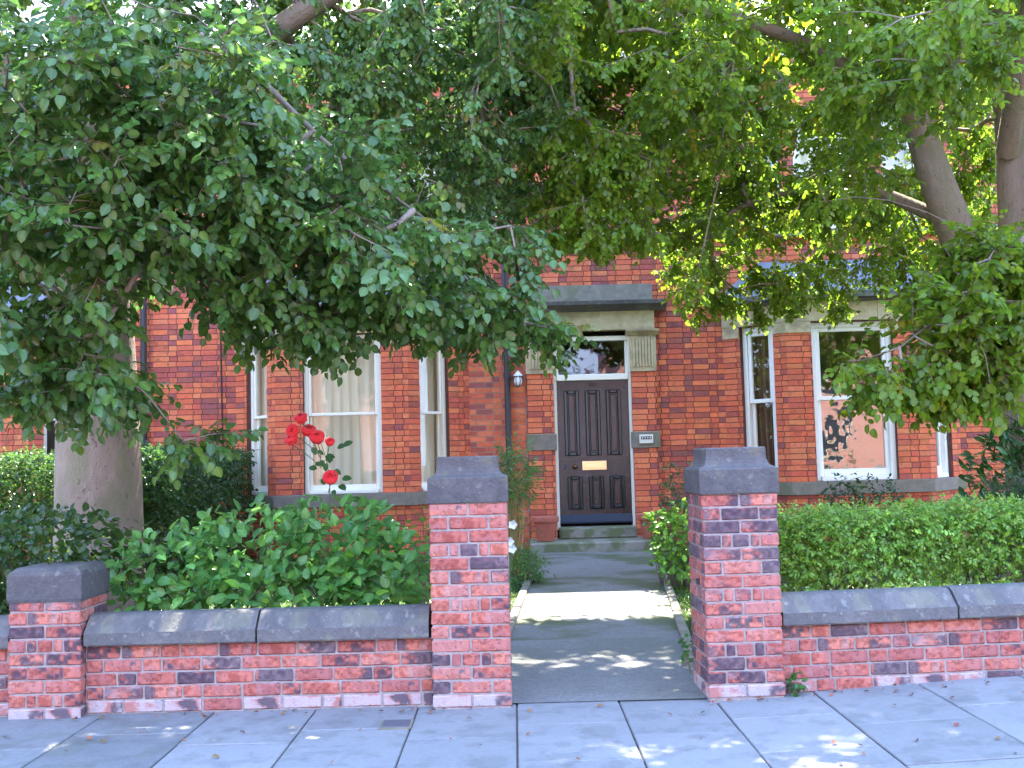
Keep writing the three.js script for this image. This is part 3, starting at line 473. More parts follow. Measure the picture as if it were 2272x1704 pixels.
// ------------------------------------------------------------------ across the street (mirrored in the window panes)
struct('pavement', 'pavement on the far side of the street', new MB().box(-60, -0.14, 11.5, 60, 0.0, 14.2).geo(), slabs[1]);
struct('ground', 'paved forecourts across the street', new MB().box(-60, -0.14, 14.2, 60, 0.03, 22.9).geo(), stepStone);
const farBrick = mat({ map: tex(512, 2.4, (u, v) => { const c = v * 32, r = Math.floor(c), x = u * 10.667 + (r % 2) * 0.5, i = Math.floor(x), e = (c % 1 < 0.1 || x % 1 < 0.04); const t = hash(i % 11, r, 9); return e ? [0.45, 0.36, 0.31] : mixc([0.5, 0.2, 0.15], [0.64, 0.31, 0.25], t); }), roughness: 0.9 });
for (const [k, x0, x1, label] of [[0, -24, -2, 'sunlit red brick terrace across the street'], [1, 4.5, 26, 'sunlit red brick terrace across the street beyond the side road']]) {
  const t = thing('terrace_house', label, 'house', [x0, 0, 23]), L = x1 - x0, sh = new THREE.Shape([[0, 0], [L, 0], [L, 6.3], [0, 6.3]].map((p) => new THREE.Vector2(...p))), H = [];
  for (let x = 1.5; x < L - 2.5; x += 3.6) { H.push([x, x + 1.2, 1, 2.8], [x, x + 1.2, 3.9, 5.5]); }
  for (const [a, b, c, d] of H) sh.holes.push(new THREE.Path([[a, c], [a, d], [b, d], [b, c]].map((p) => new THREE.Vector2(...p))));
  const w = part(t, 'wall', new THREE.ExtrudeGeometry(sh, { depth: 0.3, bevelEnabled: false }), farBrick);
  for (const [a, b, c, d] of H) { const g = new THREE.Group(); g.name = 'window'; t.add(g); part(g, 'frame', new MB().box(a, c, 0.1, a + 0.08, d, 0.2).box(b - 0.08, c, 0.1, b, d, 0.2).box(a + 0.08, d - 0.08, 0.1, b - 0.08, d, 0.2).box(a + 0.08, c, 0.1, b - 0.08, c + 0.08, 0.2).geo(), paint); part(g, 'pane', new MB().box(a + 0.08, c + 0.08, 0.14, b - 0.08, d - 0.08, 0.16).geo(), mat({ c: [0.02, 0.022, 0.025], roughness: 0.05 })); part(g, 'sill', new MB().box(a - 0.1, c - 0.12, -0.08, b + 0.1, c, 0.12).geo(), stoneBuff); }
  part(t, 'roof', new MB().prism([[-0.3, 6.3], [9, 6.3], [4.3, 9.6]], 0, L).geo(), slate); part(t, 'rear_wall', new MB().box(0, 0, 8.5, L, 6.3, 8.8).geo(), farBrick);
  for (const x of [0, L - 0.3]) part(t, 'side_wall', new MB().box(x, 0, 0.3, x + 0.3, 6.3, 8.5).geo(), farBrick);
}

// ------------------------------------------------------------------ leaves
function leafGeo(L, W, fold, droop, tint = [1, 1, 1], wave = 0) {
  const st = [0, 0.22, 0.5, 0.78, 1], wd = [0, 0.41, 0.5, 0.37, 0], P = [], T = [], C = [], I = [], y = (t) => -droop * L * t * t;
  st.forEach((t) => { P.push(t * L, y(t), 0); T.push(t, 0.5); });
  for (const s of [1, -1]) for (let k = 1; k < 4; k++) { P.push(st[k] * L, y(st[k]) + fold * W * wd[k] + (k % 2 ? wave : -wave) * W, s * wd[k] * W); T.push(st[k], 0.5 + s * 0.5); }
  for (let i = 0; i < 11; i++) { const e = i < 5 ? 1.12 : 0.97; C.push(tint[0] * e, tint[1] * e, tint[2] * e); }
  for (const [o, f] of [[5, 1], [8, 0]]) { const q = [[0, o, 1], [1, o, o + 1], [1, o + 1, 2], [2, o + 1, o + 2], [2, o + 2, 3], [3, o + 2, 4]]; for (const [a, b, c] of q) f ? I.push(a, b, c) : I.push(a, c, b); }
  const g = new THREE.BufferGeometry();
  g.setAttribute('position', new THREE.Float32BufferAttribute(P, 3)); g.setAttribute('uv', new THREE.Float32BufferAttribute(T, 2)); g.setAttribute('color', new THREE.Float32BufferAttribute(C, 3)); g.setIndex(I); g.computeVertexNormals();
  return g;
}
function basis(x, n, p, s = 1) {   // matrix with local x along x and local y near n
  const a = x.clone().normalize(), c = a.clone().cross(n).normalize(), b = c.clone().cross(a);
  return new THREE.Matrix4().makeBasis(a, b, c).scale(V(s, s, s)).setPosition(p);
}
const rvec = () => V(rr(-1, 1), rr(-1, 1), rr(-1, 1));
function makeSpray(n, step, L, W, twig, leafVars, tilt = 0.35, angle = 0.85) {   // a twig with alternate leaves; local x outward, y up
  const pts = [], list = [], mats = []; let p = V(0, 0, 0), d = V(1, 0, 0);
  for (let i = 0; i <= n; i++) {
    pts.push(p.clone()); if (i) {
      const side = i % 2 ? 1 : -1, a = i === n ? 0 : angle + rr(-0.45, 0.45), x = d.clone().applyAxisAngle(V(0, 1, 0), side * a).add(V(0, rr(-0.85, 0.25), 0)), k = Math.floor(rnd() * leafVars.length), m = basis(x, V(0, 1, 0).add(rvec().multiplyScalar(tilt)), p.clone().addScaledVector(x.clone().normalize(), L * 0.12), rr(0.5, 1.2));
      mats.push([k, m]); list.push(leafVars[k].clone().applyMatrix4(m));
    }
    d.applyAxisAngle(V(0, 1, 0), (i % 2 ? 1 : -1) * rr(0.1, 0.3)).add(V(0, -0.05, 0)).normalize(); p = p.clone().addScaledVector(d, step);
  }
  const lg = mergeGeometries(list), tg = tube(pts, pts.map((_, i) => twig * (1 - 0.7 * i / n)), 4); tg.setAttribute('color', new THREE.Float32BufferAttribute(new Float32Array(tg.attributes.position.count * 3).fill(1), 3));
  const g = mergeGeometries([lg, tg]); g.clearGroups(); g.addGroup(0, lg.index.count, 0); g.addGroup(lg.index.count, tg.index.count, 1);
  return { geo: g, mats, tg };
}
function scatter(parent, name, geo, m, placed) {   // placed: [matrix, colour]
  const o = new THREE.InstancedMesh(geo, m, placed.length); o.name = name; o.userData.kind = 'stuff'; o.castShadow = o.receiveShadow = true;
  placed.forEach(([x, c], i) => { o.setMatrixAt(i, x); o.setColorAt(i, c); }); parent.add(o);
  return o;
}
const frustum = new THREE.Frustum(); camera.updateMatrixWorld(); camera.updateProjectionMatrix(); frustum.setFromProjectionMatrix(camera.projectionMatrix.clone().multiply(camera.matrixWorldInverse.copy(camera.matrixWorld).invert()));

// ------------------------------------------------------------------ beech trees
reseed(101);
const beechGreen = [0.20, 0.31, 0.026];
const BT = [[1, 1, 1], [0.85, 0.92, 0.9], [1.12, 1.05, 0.8], [0.92, 1, 1.1]];
const beechLeaves = BT.map((t, k) => leafGeo(0.068, 0.051, 0.15 + 0.13 * k, 0.1 + 0.1 * k, t, 0.03));

const beechSprays = [8, 7, 9, 7].map((n) => makeSpray(n, 0.03, 0.068, 0.051, 0.002, beechLeaves, 0.8));
function inside([cx, cy, cz, rx, ry, rz], bias = 0.6) { const d = rvec().normalize(), r = Math.pow(rnd(), bias * 0.5); return V(cx + d.x * r * rx, cy + d.y * r * ry, cz + d.z * r * rz); }
const keepSunStrip = (p) => p.x > -14 && p.x < (p.y > 4.3 ? 6 : 1.7) && p.z > -4.8 - 0.568 * p.y && p.z < -2.7 - 0.568 * p.y;
function beech(label, base, limbs, clouds, s, green = beechGreen) {
  reseed(s);
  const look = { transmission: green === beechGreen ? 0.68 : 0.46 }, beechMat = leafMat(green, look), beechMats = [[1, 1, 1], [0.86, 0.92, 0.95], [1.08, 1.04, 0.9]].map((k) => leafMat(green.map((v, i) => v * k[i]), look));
  const t = thing('beech_tree', label, 'tree', base), B = V(...base), nodes = [];
  limbs.forEach(([name, pts, r], li) => {
    const c = curve(pts.map(([x, y, z]) => [x - B.x, y - B.y, z - B.z]), 26), R = c.map((_, i) => { const f = i / 26 * (r.length - 1), k = Math.min(Math.floor(f), r.length - 2); return r[k] + (r[k + 1] - r[k]) * (f - k); });
    part(t, name, tube(c, R, li === 0 ? 28 : 12, 2 * Math.PI * R[0], 0.07), bark);
    c.forEach((p, i) => { if (name !== 'trunk' || p.y > 2.2) nodes.push({ p, up: null, path: 0, n: 0 }); });
  });
  const roots = nodes.length, goals = [];
  for (const [, cl] of Object.entries(clouds)) for (let i = 0; i < cl[6]; i++) { const w = inside(cl); if (keepSunStrip(w)) continue; const p = w.sub(B); let d = 1e9; for (let k = 0; k < roots; k++) d = Math.min(d, p.distanceToSquared(nodes[k].p)); const near = camera.position.distanceTo(V(cl[0], cl[1], cl[2])) < 7.9; goals.push({ p, d, big: cl[7] ?? (near ? 1.02 : 0.8), k: cl[8] ?? (near ? 6 : 8) }); }
  goals.sort((a, b) => a.d - b.d);
  const tips = [];
  for (const g of goals) {
    let best = null, bd = 1e9;
    for (const q of nodes) { const d = q.p.distanceTo(g.p) + 0.22 * q.path + (q.p.y < g.p.y - 0.4 ? 0.2 : 0); if (d < bd) { bd = d; best = q; } }
    const L = best.p.distanceTo(g.p), m = Math.max(1, Math.round(L / 0.3)), bow = rvec().multiplyScalar(0.12 * L); bow.y = Math.abs(bow.y) + 0.1 * L; let prev = best;
    for (let i = 1; i <= m; i++) { const f = i / m, p = best.p.clone().lerp(g.p, f).addScaledVector(bow, 4 * f * (1 - f) * 0.5), q = { p, up: prev, path: prev.path + p.distanceTo(prev.p), n: 0 }; nodes.push(q); prev = q; }
    prev.goal = g; tips.push(prev);
  }
  for (let i = nodes.length - 1; i >= roots; i--) { const q = nodes[i]; q.n = Math.max(q.n, 1); if (q.up) q.up.n += q.n; }
  const tubes = []; const rad = (q) => clamp(0.0035 * Math.pow(q.n, 0.55), 0.003, 0.045);
  for (let i = roots; i < nodes.length; i++) { const q = nodes[i]; tubes.push(tube([q.up.p, q.p], [q.up.up ? rad(q.up) : rad(q) * 1.3, rad(q)], 5, 0.1)); }
  part(t, 'branches', mergeGeometries(tubes), bark, 'stuff');
  const sprays = [];
  for (const q of tips) {
    const dir = q.p.clone().sub(q.up.p).normalize(), big = q.goal.big;
    for (let k = 0; k < q.goal.k; k++) {
      const x = dir.clone().multiplyScalar(0.6).add(V(rr(-1, 1), rr(-0.75, 0.25), rr(-1, 1))).normalize(), n = V(rr(-0.5, 0.5), 0.85, rr(-0.25, 0.95)).add(rvec().multiplyScalar(0.25));
      const p = q.p.clone().lerp(q.up.p, rnd() * 0.8);
      sprays.push([basis(x, n, p, rr(0.85, 1.15) * big), Math.floor(rnd() * 4), rr(0.72, 1.2), rr(-0.12, 0.12)]);
    }
  }
  const eye = camera.position.clone().sub(B), dist = (s) => { const p = V(0, 0, 0).setFromMatrixPosition(s[0]); return p.distanceTo(eye) + (frustum.containsPoint(p.clone().add(B)) ? 0 : 1e6); };
  sprays.forEach((s) => { s.d = dist(s); }); sprays.sort((a, b) => a.d - b.d);
  let own = 0, at = 0; const twigs = [];
  for (; at < sprays.length && own < 292 && sprays[at].d < 1e5; at++) {
    const [m, k] = sprays[at], v = beechSprays[k]; twigs.push(v.tg.clone().applyMatrix4(m));
    for (const [lk, lm] of v.mats) { const o = part(t, 'leaf', beechLeaves[lk], pick(beechMats)); m.clone().multiply(lm).decompose(o.position, o.quaternion, o.scale); own++; }
  }
  if (twigs.length) part(t, 'twig', mergeGeometries(twigs), twigMat, 'stuff');
  for (let k = 0; k < 4; k++) scatter(t, 'foliage', beechSprays[k].geo, [beechMat, twigMat], sprays.slice(at).filter((s) => s[1] === k).map(([m, , b, h]) => [m, rnd() < 0.012 ? col(1.9, 0.95, 0.9) : col(b * (1 + h), b, b * (1 - h))]));
  console.log(t.name, 'sprays', sprays.length, 'nodes', nodes.length);
}
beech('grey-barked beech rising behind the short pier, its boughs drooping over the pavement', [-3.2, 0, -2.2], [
  ['trunk', [[-3.19, -0.1, -2.2], [-3.2, 0.35, -2.2], [-3.2, 1.4, -2.2], [-3.22, 2.5, -2.2], [-3.27, 3.6, -2.2], [-3.32, 5.2, -2.2], [-3.3, 7.2, -2.1], [-3.2, 9, -2]], [0.46, 0.345, 0.315, 0.285, 0.24, 0.17, 0.1, 0.03]],
  ['limb', [[-3.2, 2.5, -2.15], [-2.5, 3.7, -1.7], [-1.4, 4.5, -1.2], [-0.2, 4.8, -0.8], [0.8, 4.7, -0.5]], [0.17, 0.12, 0.08, 0.045, 0.02]],
  ['limb', [[-3.2, 2.7, -2.1], [-3.0, 3.9, -1.7], [-2.5, 4.3, -1.0], [-1.8, 4.0, -0.4], [-1.0, 3.2, -0.1], [-0.3, 2.7, -0.5]], [0.12, 0.085, 0.05, 0.026, 0.013, 0.006]],
  ['limb', [[-3.2, 2.2, -2.1], [-3.1, 2.9, -1.4], [-2.95, 2.9, -0.6], [-2.7, 2.55, 0.1], [-2.2, 2.15, 0.3]], [0.09, 0.06, 0.034, 0.017, 0.008]],
  ['limb', [[-3.25, 3.4, -2.2], [-3.9, 4.8, -1.6], [-4.6, 6, -1]], [0.13, 0.08, 0.03]],
  ['limb', [[-3.25, 3.5, -2.2], [-2.6, 4.9, -3.0], [-1.5, 6, -3.8], [0, 6.6, -4.4]], [0.13, 0.09, 0.06, 0.025]],
], [[-2.36, 3.56, 0.53, 0.58, 0.45, 0.77, 60], [-1.68, 3.42, 0.3, 0.61, 0.4, 0.77, 60], [-2.36, 2.81, 0.53, 0.49, 0.35, 0.68, 50], [-1.74, 2.84, 0.3, 0.58, 0.38, 0.77, 55], [-1.08, 3.13, 0.07, 0.41, 0.29, 0.68, 36], [-1.24, 2.57, -0.16, 0.65, 0.33, 0.68, 55], [-0.54, 2.55, -0.16, 0.5, 0.33, 0.68, 42], [-0.09, 2.56, -0.61, 0.3, 0.3, 0.51, 20], [-2.38, 2.19, 0.53, 0.51, 0.25, 0.59, 31], [-2.45, 1.9, 0.3, 0.42, 0.16, 0.51, 24], [-2.24, 1.79, -0.04, 0.21, 0.18, 0.38, 5], [-1.76, 1.53, -0.04, 0.11, 0.13, 0.26, 4], [-1.29, 2.29, -0.38, 0.49, 0.18, 0.51, 24], [-0.58, 2.31, -0.5, 0.32, 0.14, 0.42, 12], [-0.13, 2.24, -0.73, 0.3, 0.16, 0.42, 9], [0.26, 2.27, -0.84, 0.19, 0.14, 0.34, 6],
  [-2.8, 4.25, -1.5, 1.04, 0.72, 1, 100], [-2.8, 3.13, -1.5, 0.91, 0.65, 1, 80], [-1.3, 4.21, -1.5, 0.98, 0.65, 1.2, 85], [-1.31, 3.19, -1.5, 0.82, 0.6, 1, 60], [-0.31, 4.29, -1.8, 1.02, 0.68, 1.2, 70], [-0.16, 3.55, -2, 0.77, 0.45, 1, 42],
  [-3.4, 6.6, -1.6, 2.6, 1.9, 2.4, 280, 1.35, 5], [-0.6, 6.4, -2.6, 2.2, 1.5, 2.4, 330, 1.35, 5], [-1.2, 4.2, -4.4, 1.1, 0.5, 0.6, 80], [0.2, 4.3, -4.5, 1, 0.5, 0.6, 80], [-0.3, 3.55, -4, 0.9, 0.3, 0.5, 36], [-2.6, 4.4, -4.4, 1, 0.6, 0.6, 60], [-0.4, 5.2, -5, 1.4, 0.5, 0.6, 90, 1.15, 7], [-2.2, 5.4, -5, 1.3, 0.6, 0.6, 70, 1.15, 7], [0.4, 6.2, -5.4, 1.5, 0.6, 0.7, 90, 1.25, 6], [0.5, 6.7, -4.3, 1.4, 0.6, 0.9, 90, 1.3, 6]], 111, [0.105, 0.2, 0.042]);  // darker, bluer leaf colour: partly its own tone, partly shade put into it
beech('beech forking into two smooth limbs above the laurel, its boughs reaching over the path', [4.75, 0, -3.6], [
  ['trunk', [[4.78, -0.1, -3.6], [4.76, 0.5, -3.6], [4.72, 1.6, -3.58], [4.6, 2.3, -3.55], [4.6, 3.0, -3.52], [4.6, 4.15, -3.5], [4.45, 6, -3.4], [4.3, 8.6, -3.3]], [0.42, 0.34, 0.31, 0.27, 0.165, 0.145, 0.1, 0.03]],
  ['limb', [[4.55, 2.2, -3.5], [4.05, 3.3, -3.5], [3.66, 4.5, -3.4], [3.35, 5.6, -3.2], [2.9, 7.6, -3]], [0.2, 0.175, 0.125, 0.085, 0.03]],
  ['limb', [[3.7, 4.35, -3.4], [2.7, 4.9, -3.1], [1.4, 5.1, -2.6], [0.4, 5.0, -2.0]], [0.08, 0.06, 0.04, 0.015]],
  ['limb', [[4.0, 3.4, -3.5], [3.3, 3.9, -4.1], [2.5, 3.9, -4.6], [1.8, 3.5, -4.6]], [0.07, 0.05, 0.03, 0.012]],
  ['limb', [[4.6, 2.9, -3.4], [4.3, 3.2, -2.3], [3.8, 3, -1.5], [3.3, 2.55, -1.2], [2.6, 2.05, -1.1]], [0.08, 0.05, 0.028, 0.014, 0.006]],
  ['limb', [[4.5, 4.0, -3.4], [4.0, 5.0, -1.8], [3.2, 5.0, -0.6]], [0.1, 0.06, 0.025]],
], [[0.91, 4.37, -1.8, 0.95, 0.61, 1.2, 70], [2.17, 4.3, -2, 1.04, 0.7, 1.2, 48], [2.75, 4.1, -1, 0.7, 0.5, 1, 30, 0.9], [1.11, 3.85, -2.2, 0.71, 0.38, 1, 38], [0.5, 3.6, -2.1, 0.5, 0.3, 0.7, 30], [2.54, 3.95, -3.3, 1.07, 0.55, 1.0, 26], [2.7, 3.45, -2.2, 0.5, 0.5, 0.8, 16], [2.16, 3.3, -3.8, 0.68, 0.35, 0.8, 12], [3.07, 3.1, -4, 0.87, 0.35, 0.8, 14], [0.5, 3.1, -2, 0.42, 0.2, 0.6, 8], [3.13, 2.21, -1.18, 0.44, 0.47, 0.42, 58], [2.45, 1.88, -1.07, 0.34, 0.14, 0.34, 16], [3.04, 1.81, -1.18, 0.35, 0.17, 0.34, 20], [3.42, 2.69, -1.41, 0.36, 0.25, 0.42, 30], [1.45, 2.75, -2.5, 0.2, 0.18, 0.4, 4], [2.5, 3.12, -5.55, 0.9, 0.3, 0.45, 42], [3.3, 3.2, -5.6, 0.6, 0.4, 0.45, 28], [2.2, 3.7, -5.8, 0.8, 0.4, 0.45, 34], [3.3, 4.0, -6.0, 0.8, 0.4, 0.45, 34], [2.9, 4.05, -5.4, 1.1, 0.25, 0.35, 50], [1.7, 7.0, -3.3, 1.8, 0.8, 1.4, 110, 1.3, 6], [3.5, 7.3, -3.3, 1.8, 0.9, 1.5, 110, 1.3, 6], [3.1, 4.7, -2.5, 0.7, 0.45, 0.8, 45], [3.3, 3.9, -4.4, 0.7, 0.4, 0.6, 40], [4.4, 4.3, -4.6, 0.6, 0.6, 0.5, 50], [3.9, 5.2, -3.0, 0.9, 0.5, 0.8, 70], [3.45, 2.35, -1.35, 0.38, 0.4, 0.4, 36], [3.55, 2.0, -1.25, 0.33, 0.26, 0.4, 22], [3.55, 2.75, -1.5, 0.35, 0.25, 0.4, 24], [0.75, 3.45, -2.0, 0.45, 0.28, 0.6, 26], [0.85, 3.15, -2.2, 0.5, 0.16, 0.5, 12], [4.6, 4.2, -5.6, 0.9, 0.8, 0.5, 110], [5.1, 5.0, -5.5, 0.7, 0.7, 0.5, 70], [4.5, 3.2, -5.1, 0.6, 0.5, 0.5, 40], [2.95, 3.95, -1.1, 0.45, 0.4, 0.6, 30],
  [4.2, 6.6, -2.6, 2.4, 2, 2.4, 250, 1.35, 5], [1.8, 6.3, -2.8, 1.9, 1.4, 2.3, 240, 1.35, 5], [1.5, 4.3, -4.6, 1.0, 0.5, 0.6, 80], [2.8, 4.4, -4.8, 1.0, 0.6, 0.6, 80], [1.2, 3.65, -4.1, 0.8, 0.3, 0.5, 30], [1.3, 5.2, -5.1, 1.2, 0.5, 0.6, 80, 1.15, 7], [3.2, 5.3, -5.2, 1.3, 0.6, 0.6, 80, 1.15, 7], [2.2, 6.2, -5.5, 1.5, 0.6, 0.7, 90, 1.25, 6], [5.6, 4.4, -3.0, 0.9, 1.4, 1.6, 100, 1.2, 4], [6.7, 3.7, -1.9, 1.4, 0.95, 1.5, 120, 1.5, 5]], 121);

beech('unseen beech added in the neighbouring garden beyond the sunlit hedge', [-10.5, 0, -2.6], [['trunk', [[-10.5, -0.1, -2.6], [-10.5, 2, -2.6], [-10.4, 5, -2.5], [-10.3, 8, -2.5]], [0.4, 0.3, 0.2, 0.05]], ['limb', [[-10.5, 2.5, -2.6], [-11.5, 4, -1.5], [-12.4, 5.5, -1]], [0.15, 0.1, 0.03]], ['limb', [[-10.4, 2.6, -2.6], [-9.6, 4.2, -2.5], [-8.6, 5.4, -2.4]], [0.15, 0.1, 0.03]]],
  [[-10.5, 5.6, -2.4, 3, 2.2, 2.4, 330, 2.0, 5], [-11, 2.6, -4.4, 2.4, 1.2, 2.2, 170, 1.8, 5], [-9.2, 4, -2.4, 1.2, 1.4, 1.6, 90, 1.6, 4]], 131);  // out of view; low crown shaped to cover sky in the bay reflection
beech('beech in the next garden past the forked beech', [11, 0, -3.4], [['trunk', [[11, -0.1, -3.4], [11, 2, -3.4], [11, 5, -3.3], [10.9, 8, -3.3]], [0.4, 0.3, 0.2, 0.05]], ['limb', [[11, 2.5, -3.4], [10, 4, -2.6], [9, 5.2, -2]], [0.15, 0.1, 0.03]], ['limb', [[11, 2.8, -3.4], [12, 4.2, -3], [12.6, 5.6, -2.6]], [0.15, 0.1, 0.03]]],
  [[11, 5.6, -3.2, 3, 2.2, 2.4, 330, 2.0, 5], [10.6, 2.8, -3, 2.4, 1, 2, 120, 1.8, 5]], 141);
beech('unseen beech added two gardens along to block sky mirrored in the bay panes', [-17.6, 0, -4.6], [['trunk', [[-17.6, -0.1, -4.6], [-17.6, 2, -4.6], [-17.5, 5, -4.5], [-17.4, 7.4, -4.5]], [0.4, 0.3, 0.2, 0.05]], ['limb', [[-17.6, 2, -4.6], [-16.8, 3.2, -3.8], [-16, 4, -3.4]], [0.12, 0.07, 0.03]]],
  [[-17.6, 4.6, -4.4, 2.2, 2.4, 2.6, 220, 2.2, 5], [-17.4, 1.9, -4.6, 2.0, 1.0, 2.6, 170, 2.2, 5]], 151);  // added out of view to keep horizon sky out of the angled pane

// ------------------------------------------------------------------ shrubs and hedges
// vols: [cx, cy, cz, rx, ry, rz, count]; box true: a clipped block
function shrub(name, label, cat, o) {
  reseed(o.seed);
  const t = thing(name, label, cat, o.base), B = V(...o.base), c0 = o.color, m = leafMat(c0, o.look), ms = [[1, 1, 1], [0.78, 0.88, 0.9], [1.25, 1.2, 0.8]].map((k) => leafMat(c0.map((v, i) => v * k[i]), o.look)), [L, W] = o.leaf, vars = [0, 1, 2].map((k) => leafGeo(L, W, 0.2 + 0.1 * k, 0.12 + 0.12 * k, BT[k], 0.02));
  const sprigs = o.sprig ? [0, 1, 2].map(() => makeSpray(o.sprig, L * 0.45, L, W, 0.0012, vars, 0.6, 0.95)) : null, out = [], stems = [];
  for (const v of o.vols) {
    const [cx, cy, cz, rx, ry, rz, n] = v;
    for (let i = 0; i < n; i++) {
      let d = rvec(), p;
      if (o.box) { const ax = rnd() * (ry * rz + rx * rz * 1.3 + rx * ry * 1.6), e = ax < ry * rz ? 'x' : ax < ry * rz + rx * rz * 1.3 ? 'y' : 'z', deep = Math.pow(rnd(), 1.3); d[e] = (d[e] < 0 && e !== 'x' ? (rnd() < 0.75 ? 1 : -1) : Math.sign(d[e])) * (1 - 0.85 * deep); p = V(cx + d.x * rx + rr(-0.03, 0.03), cy + d.y * ry + rr(-0.035, 0.035), cz + d.z * rz + rr(-0.03, 0.03)); p.y += 0.05 * (fbm((p.x * 0.31) % 1, (p.z * 0.31 + 5) % 1, 8, 3, 700) - 0.45) * (d.y > 0.3 ? 1.6 : 0.3); p.z += 0.07 * (fbm((p.x * 0.27) % 1, (p.y * 0.5) % 1, 6, 3, 701) - 0.5); if (o.thinBelow && p.y < o.thinBelow && rnd() < 0.72) continue; } else { d.normalize(); const r = 1 - 0.55 * Math.pow(rnd(), 1.6); p = V(cx + d.x * rx * r, cy + d.y * ry * r, cz + d.z * rz * r); }
      if (p.y < (o.floor ?? 0.1)) continue;
      const outw = V(d.x, d.y * 0.6, d.z).normalize(), x = outw.clone().multiplyScalar(0.7).add(rvec().multiplyScalar(0.8)).add(V(0, o.lift ?? 0.1, 0)), nn = V(0, 0.75, 0.25).addScaledVector(outw, 0.5).add(rvec().multiplyScalar(0.45));
      out.push([basis(x, nn, p.sub(B), rr(0.7, 1.15)), Math.floor(rnd() * 3), rr(0.7, 1.15) * (rnd() < (o.young ?? 0.05) ? 1.7 : 1), rr(-0.12, 0.12)]);
    }
    for (let i = 0; i < (o.stems ?? 6); i++) { const a = V(cx + rr(-0.4, 0.4) * rx, (o.floor ?? 0.1) - 0.12, cz + rr(-0.4, 0.4) * rz).sub(B), e = V(cx + rr(-0.8, 0.8) * rx, cy + rr(0, 0.85) * ry, cz + rr(-0.7, 0.7) * rz).sub(B), mid = a.clone().lerp(e, 0.5).add(V(rr(-0.04, 0.04), 0.03, rr(-0.04, 0.04))), q = new THREE.CatmullRomCurve3([a, mid, e]).getPoints(6); stems.push(tube(q, q.map((_, k) => (o.thick ?? 0.006) * (1 - 0.12 * k)), 5, 0.1)); }
  }
  part(t, 'stems', mergeGeometries(stems), o.stemMat ?? twigMat, 'stuff');
  const eye = camera.position.clone().sub(B); out.forEach((s) => { const p = V(0, 0, 0).setFromMatrixPosition(s[0]); s.d = p.distanceTo(eye) + (frustum.containsPoint(p.add(B)) ? 0 : 1e6); }); out.sort((a, b) => a.d - b.d);
  const n = o.own ?? 0;
  for (const [mm, k, b] of out.slice(0, n)) { const q = part(t, 'leaf', vars[k], ms[b > 1.2 ? 2 : b < 0.85 ? 1 : 0]); mm.decompose(q.position, q.quaternion, q.scale); }
  for (let k = 0; k < 3; k++) { const list = out.slice(n).filter((s) => s[1] === k).map(([mm, , b, h]) => [mm, col(b * (1 + h), b, b * (1 - h))]); if (list.length) scatter(t, 'foliage', sprigs ? sprigs[k].geo : vars[k], sprigs ? [m, twigMat] : m, list); }
  return t;
}
shrub('leafy_shrub', 'large-leaved green shrub filling the space above the coping, a rose growing out of it', 'shrub', { seed: 201, base: [-1.5, 0, -0.8], leaf: [0.088, 0.06], color: [0.18, 0.41, 0.12], own: 300, stems: 12, floor: 0.45, young: 0.1, lift: 0.3, vols: [[-2.15, 0.72, -0.62, 0.4, 0.27, 0.26, 330], [-1.65, 0.82, -0.75, 0.5, 0.31, 0.36, 560], [-1.15, 0.85, -0.75, 0.45, 0.30, 0.36, 480], [-0.85, 0.72, -0.62, 0.32, 0.27, 0.26, 260], [-1.5, 0.6, -0.5, 0.9, 0.12, 0.16, 260]] });
shrub('dark_shrub', 'dark evergreen shrub spilling over the cap of the short pier', 'shrub', { seed: 211, base: [-3, 0, -0.8], leaf: [0.06, 0.042], color: [0.06, 0.12, 0.03], own: 120, stems: 8, floor: 0.5, vols: [[-2.9, 0.92, -0.6, 0.5, 0.24, 0.4, 800], [-3.6, 0.9, -0.6, 0.5, 0.28, 0.4, 500], [-2.35, 0.82, -0.8, 0.3, 0.22, 0.3, 220]] });
shrub('clipped_hedge', 'clipped small-leaved green hedge above the low wall', 'hedge', { seed: 221, base: [3, 0, -0.8], leaf: [0.027, 0.018], color: [0.25, 0.45, 0.07], sprig: 7, box: true, stems: 0.1, thick: 0.006, floor: 0.45, thinBelow: 0.63, vols: [[2.05, 0.74, -0.78, 0.5, 0.22, 0.27, 3000], [3.05, 0.74, -0.88, 0.5, 0.23, 0.27, 3000], [4.05, 0.75, -0.98, 0.5, 0.23, 0.27, 2600]].map((v) => v), stems: 26 });
shrub('dividing_hedge', 'dark clipped privet hedge running toward the house beside the beech trunk', 'hedge', { seed: 231, base: [-4, 0, -6.5], leaf: [0.042, 0.027], color: [0.06, 0.14, 0.033], sprig: 7, box: true, stems: 20, floor: 0.05, vols: [[-4.05, 0.75, -6.7, 0.5, 0.76, 1.75, 8500]] });
shrub('dividing_hedge', 'sunlit clipped hedge beyond the beech trunk', 'hedge', { seed: 241, base: [-6.4, 0, -4.6], leaf: [0.042, 0.027], color: [0.08, 0.17, 0.038], sprig: 7, box: true, stems: 30, floor: 0.05, vols: [[-6.4, 0.76, -4.55, 2.5, 0.74, 0.45, 11000]] });
shrub('laurel_bush', 'glossy dark laurel bush at the foot of the forked beech', 'shrub', { seed: 251, base: [4.5, 0, -3.2], leaf: [0.12, 0.042], color: [0.035, 0.10, 0.026], look: { clearcoatRoughness: 0.15, transmission: 0.3 }, stems: 10, lift: 0.4, vols: [[4.6, 0.95, -3.1, 0.78, 0.72, 0.5, 1500], [5.1, 0.8, -3.0, 0.6, 0.6, 0.5, 700]] });
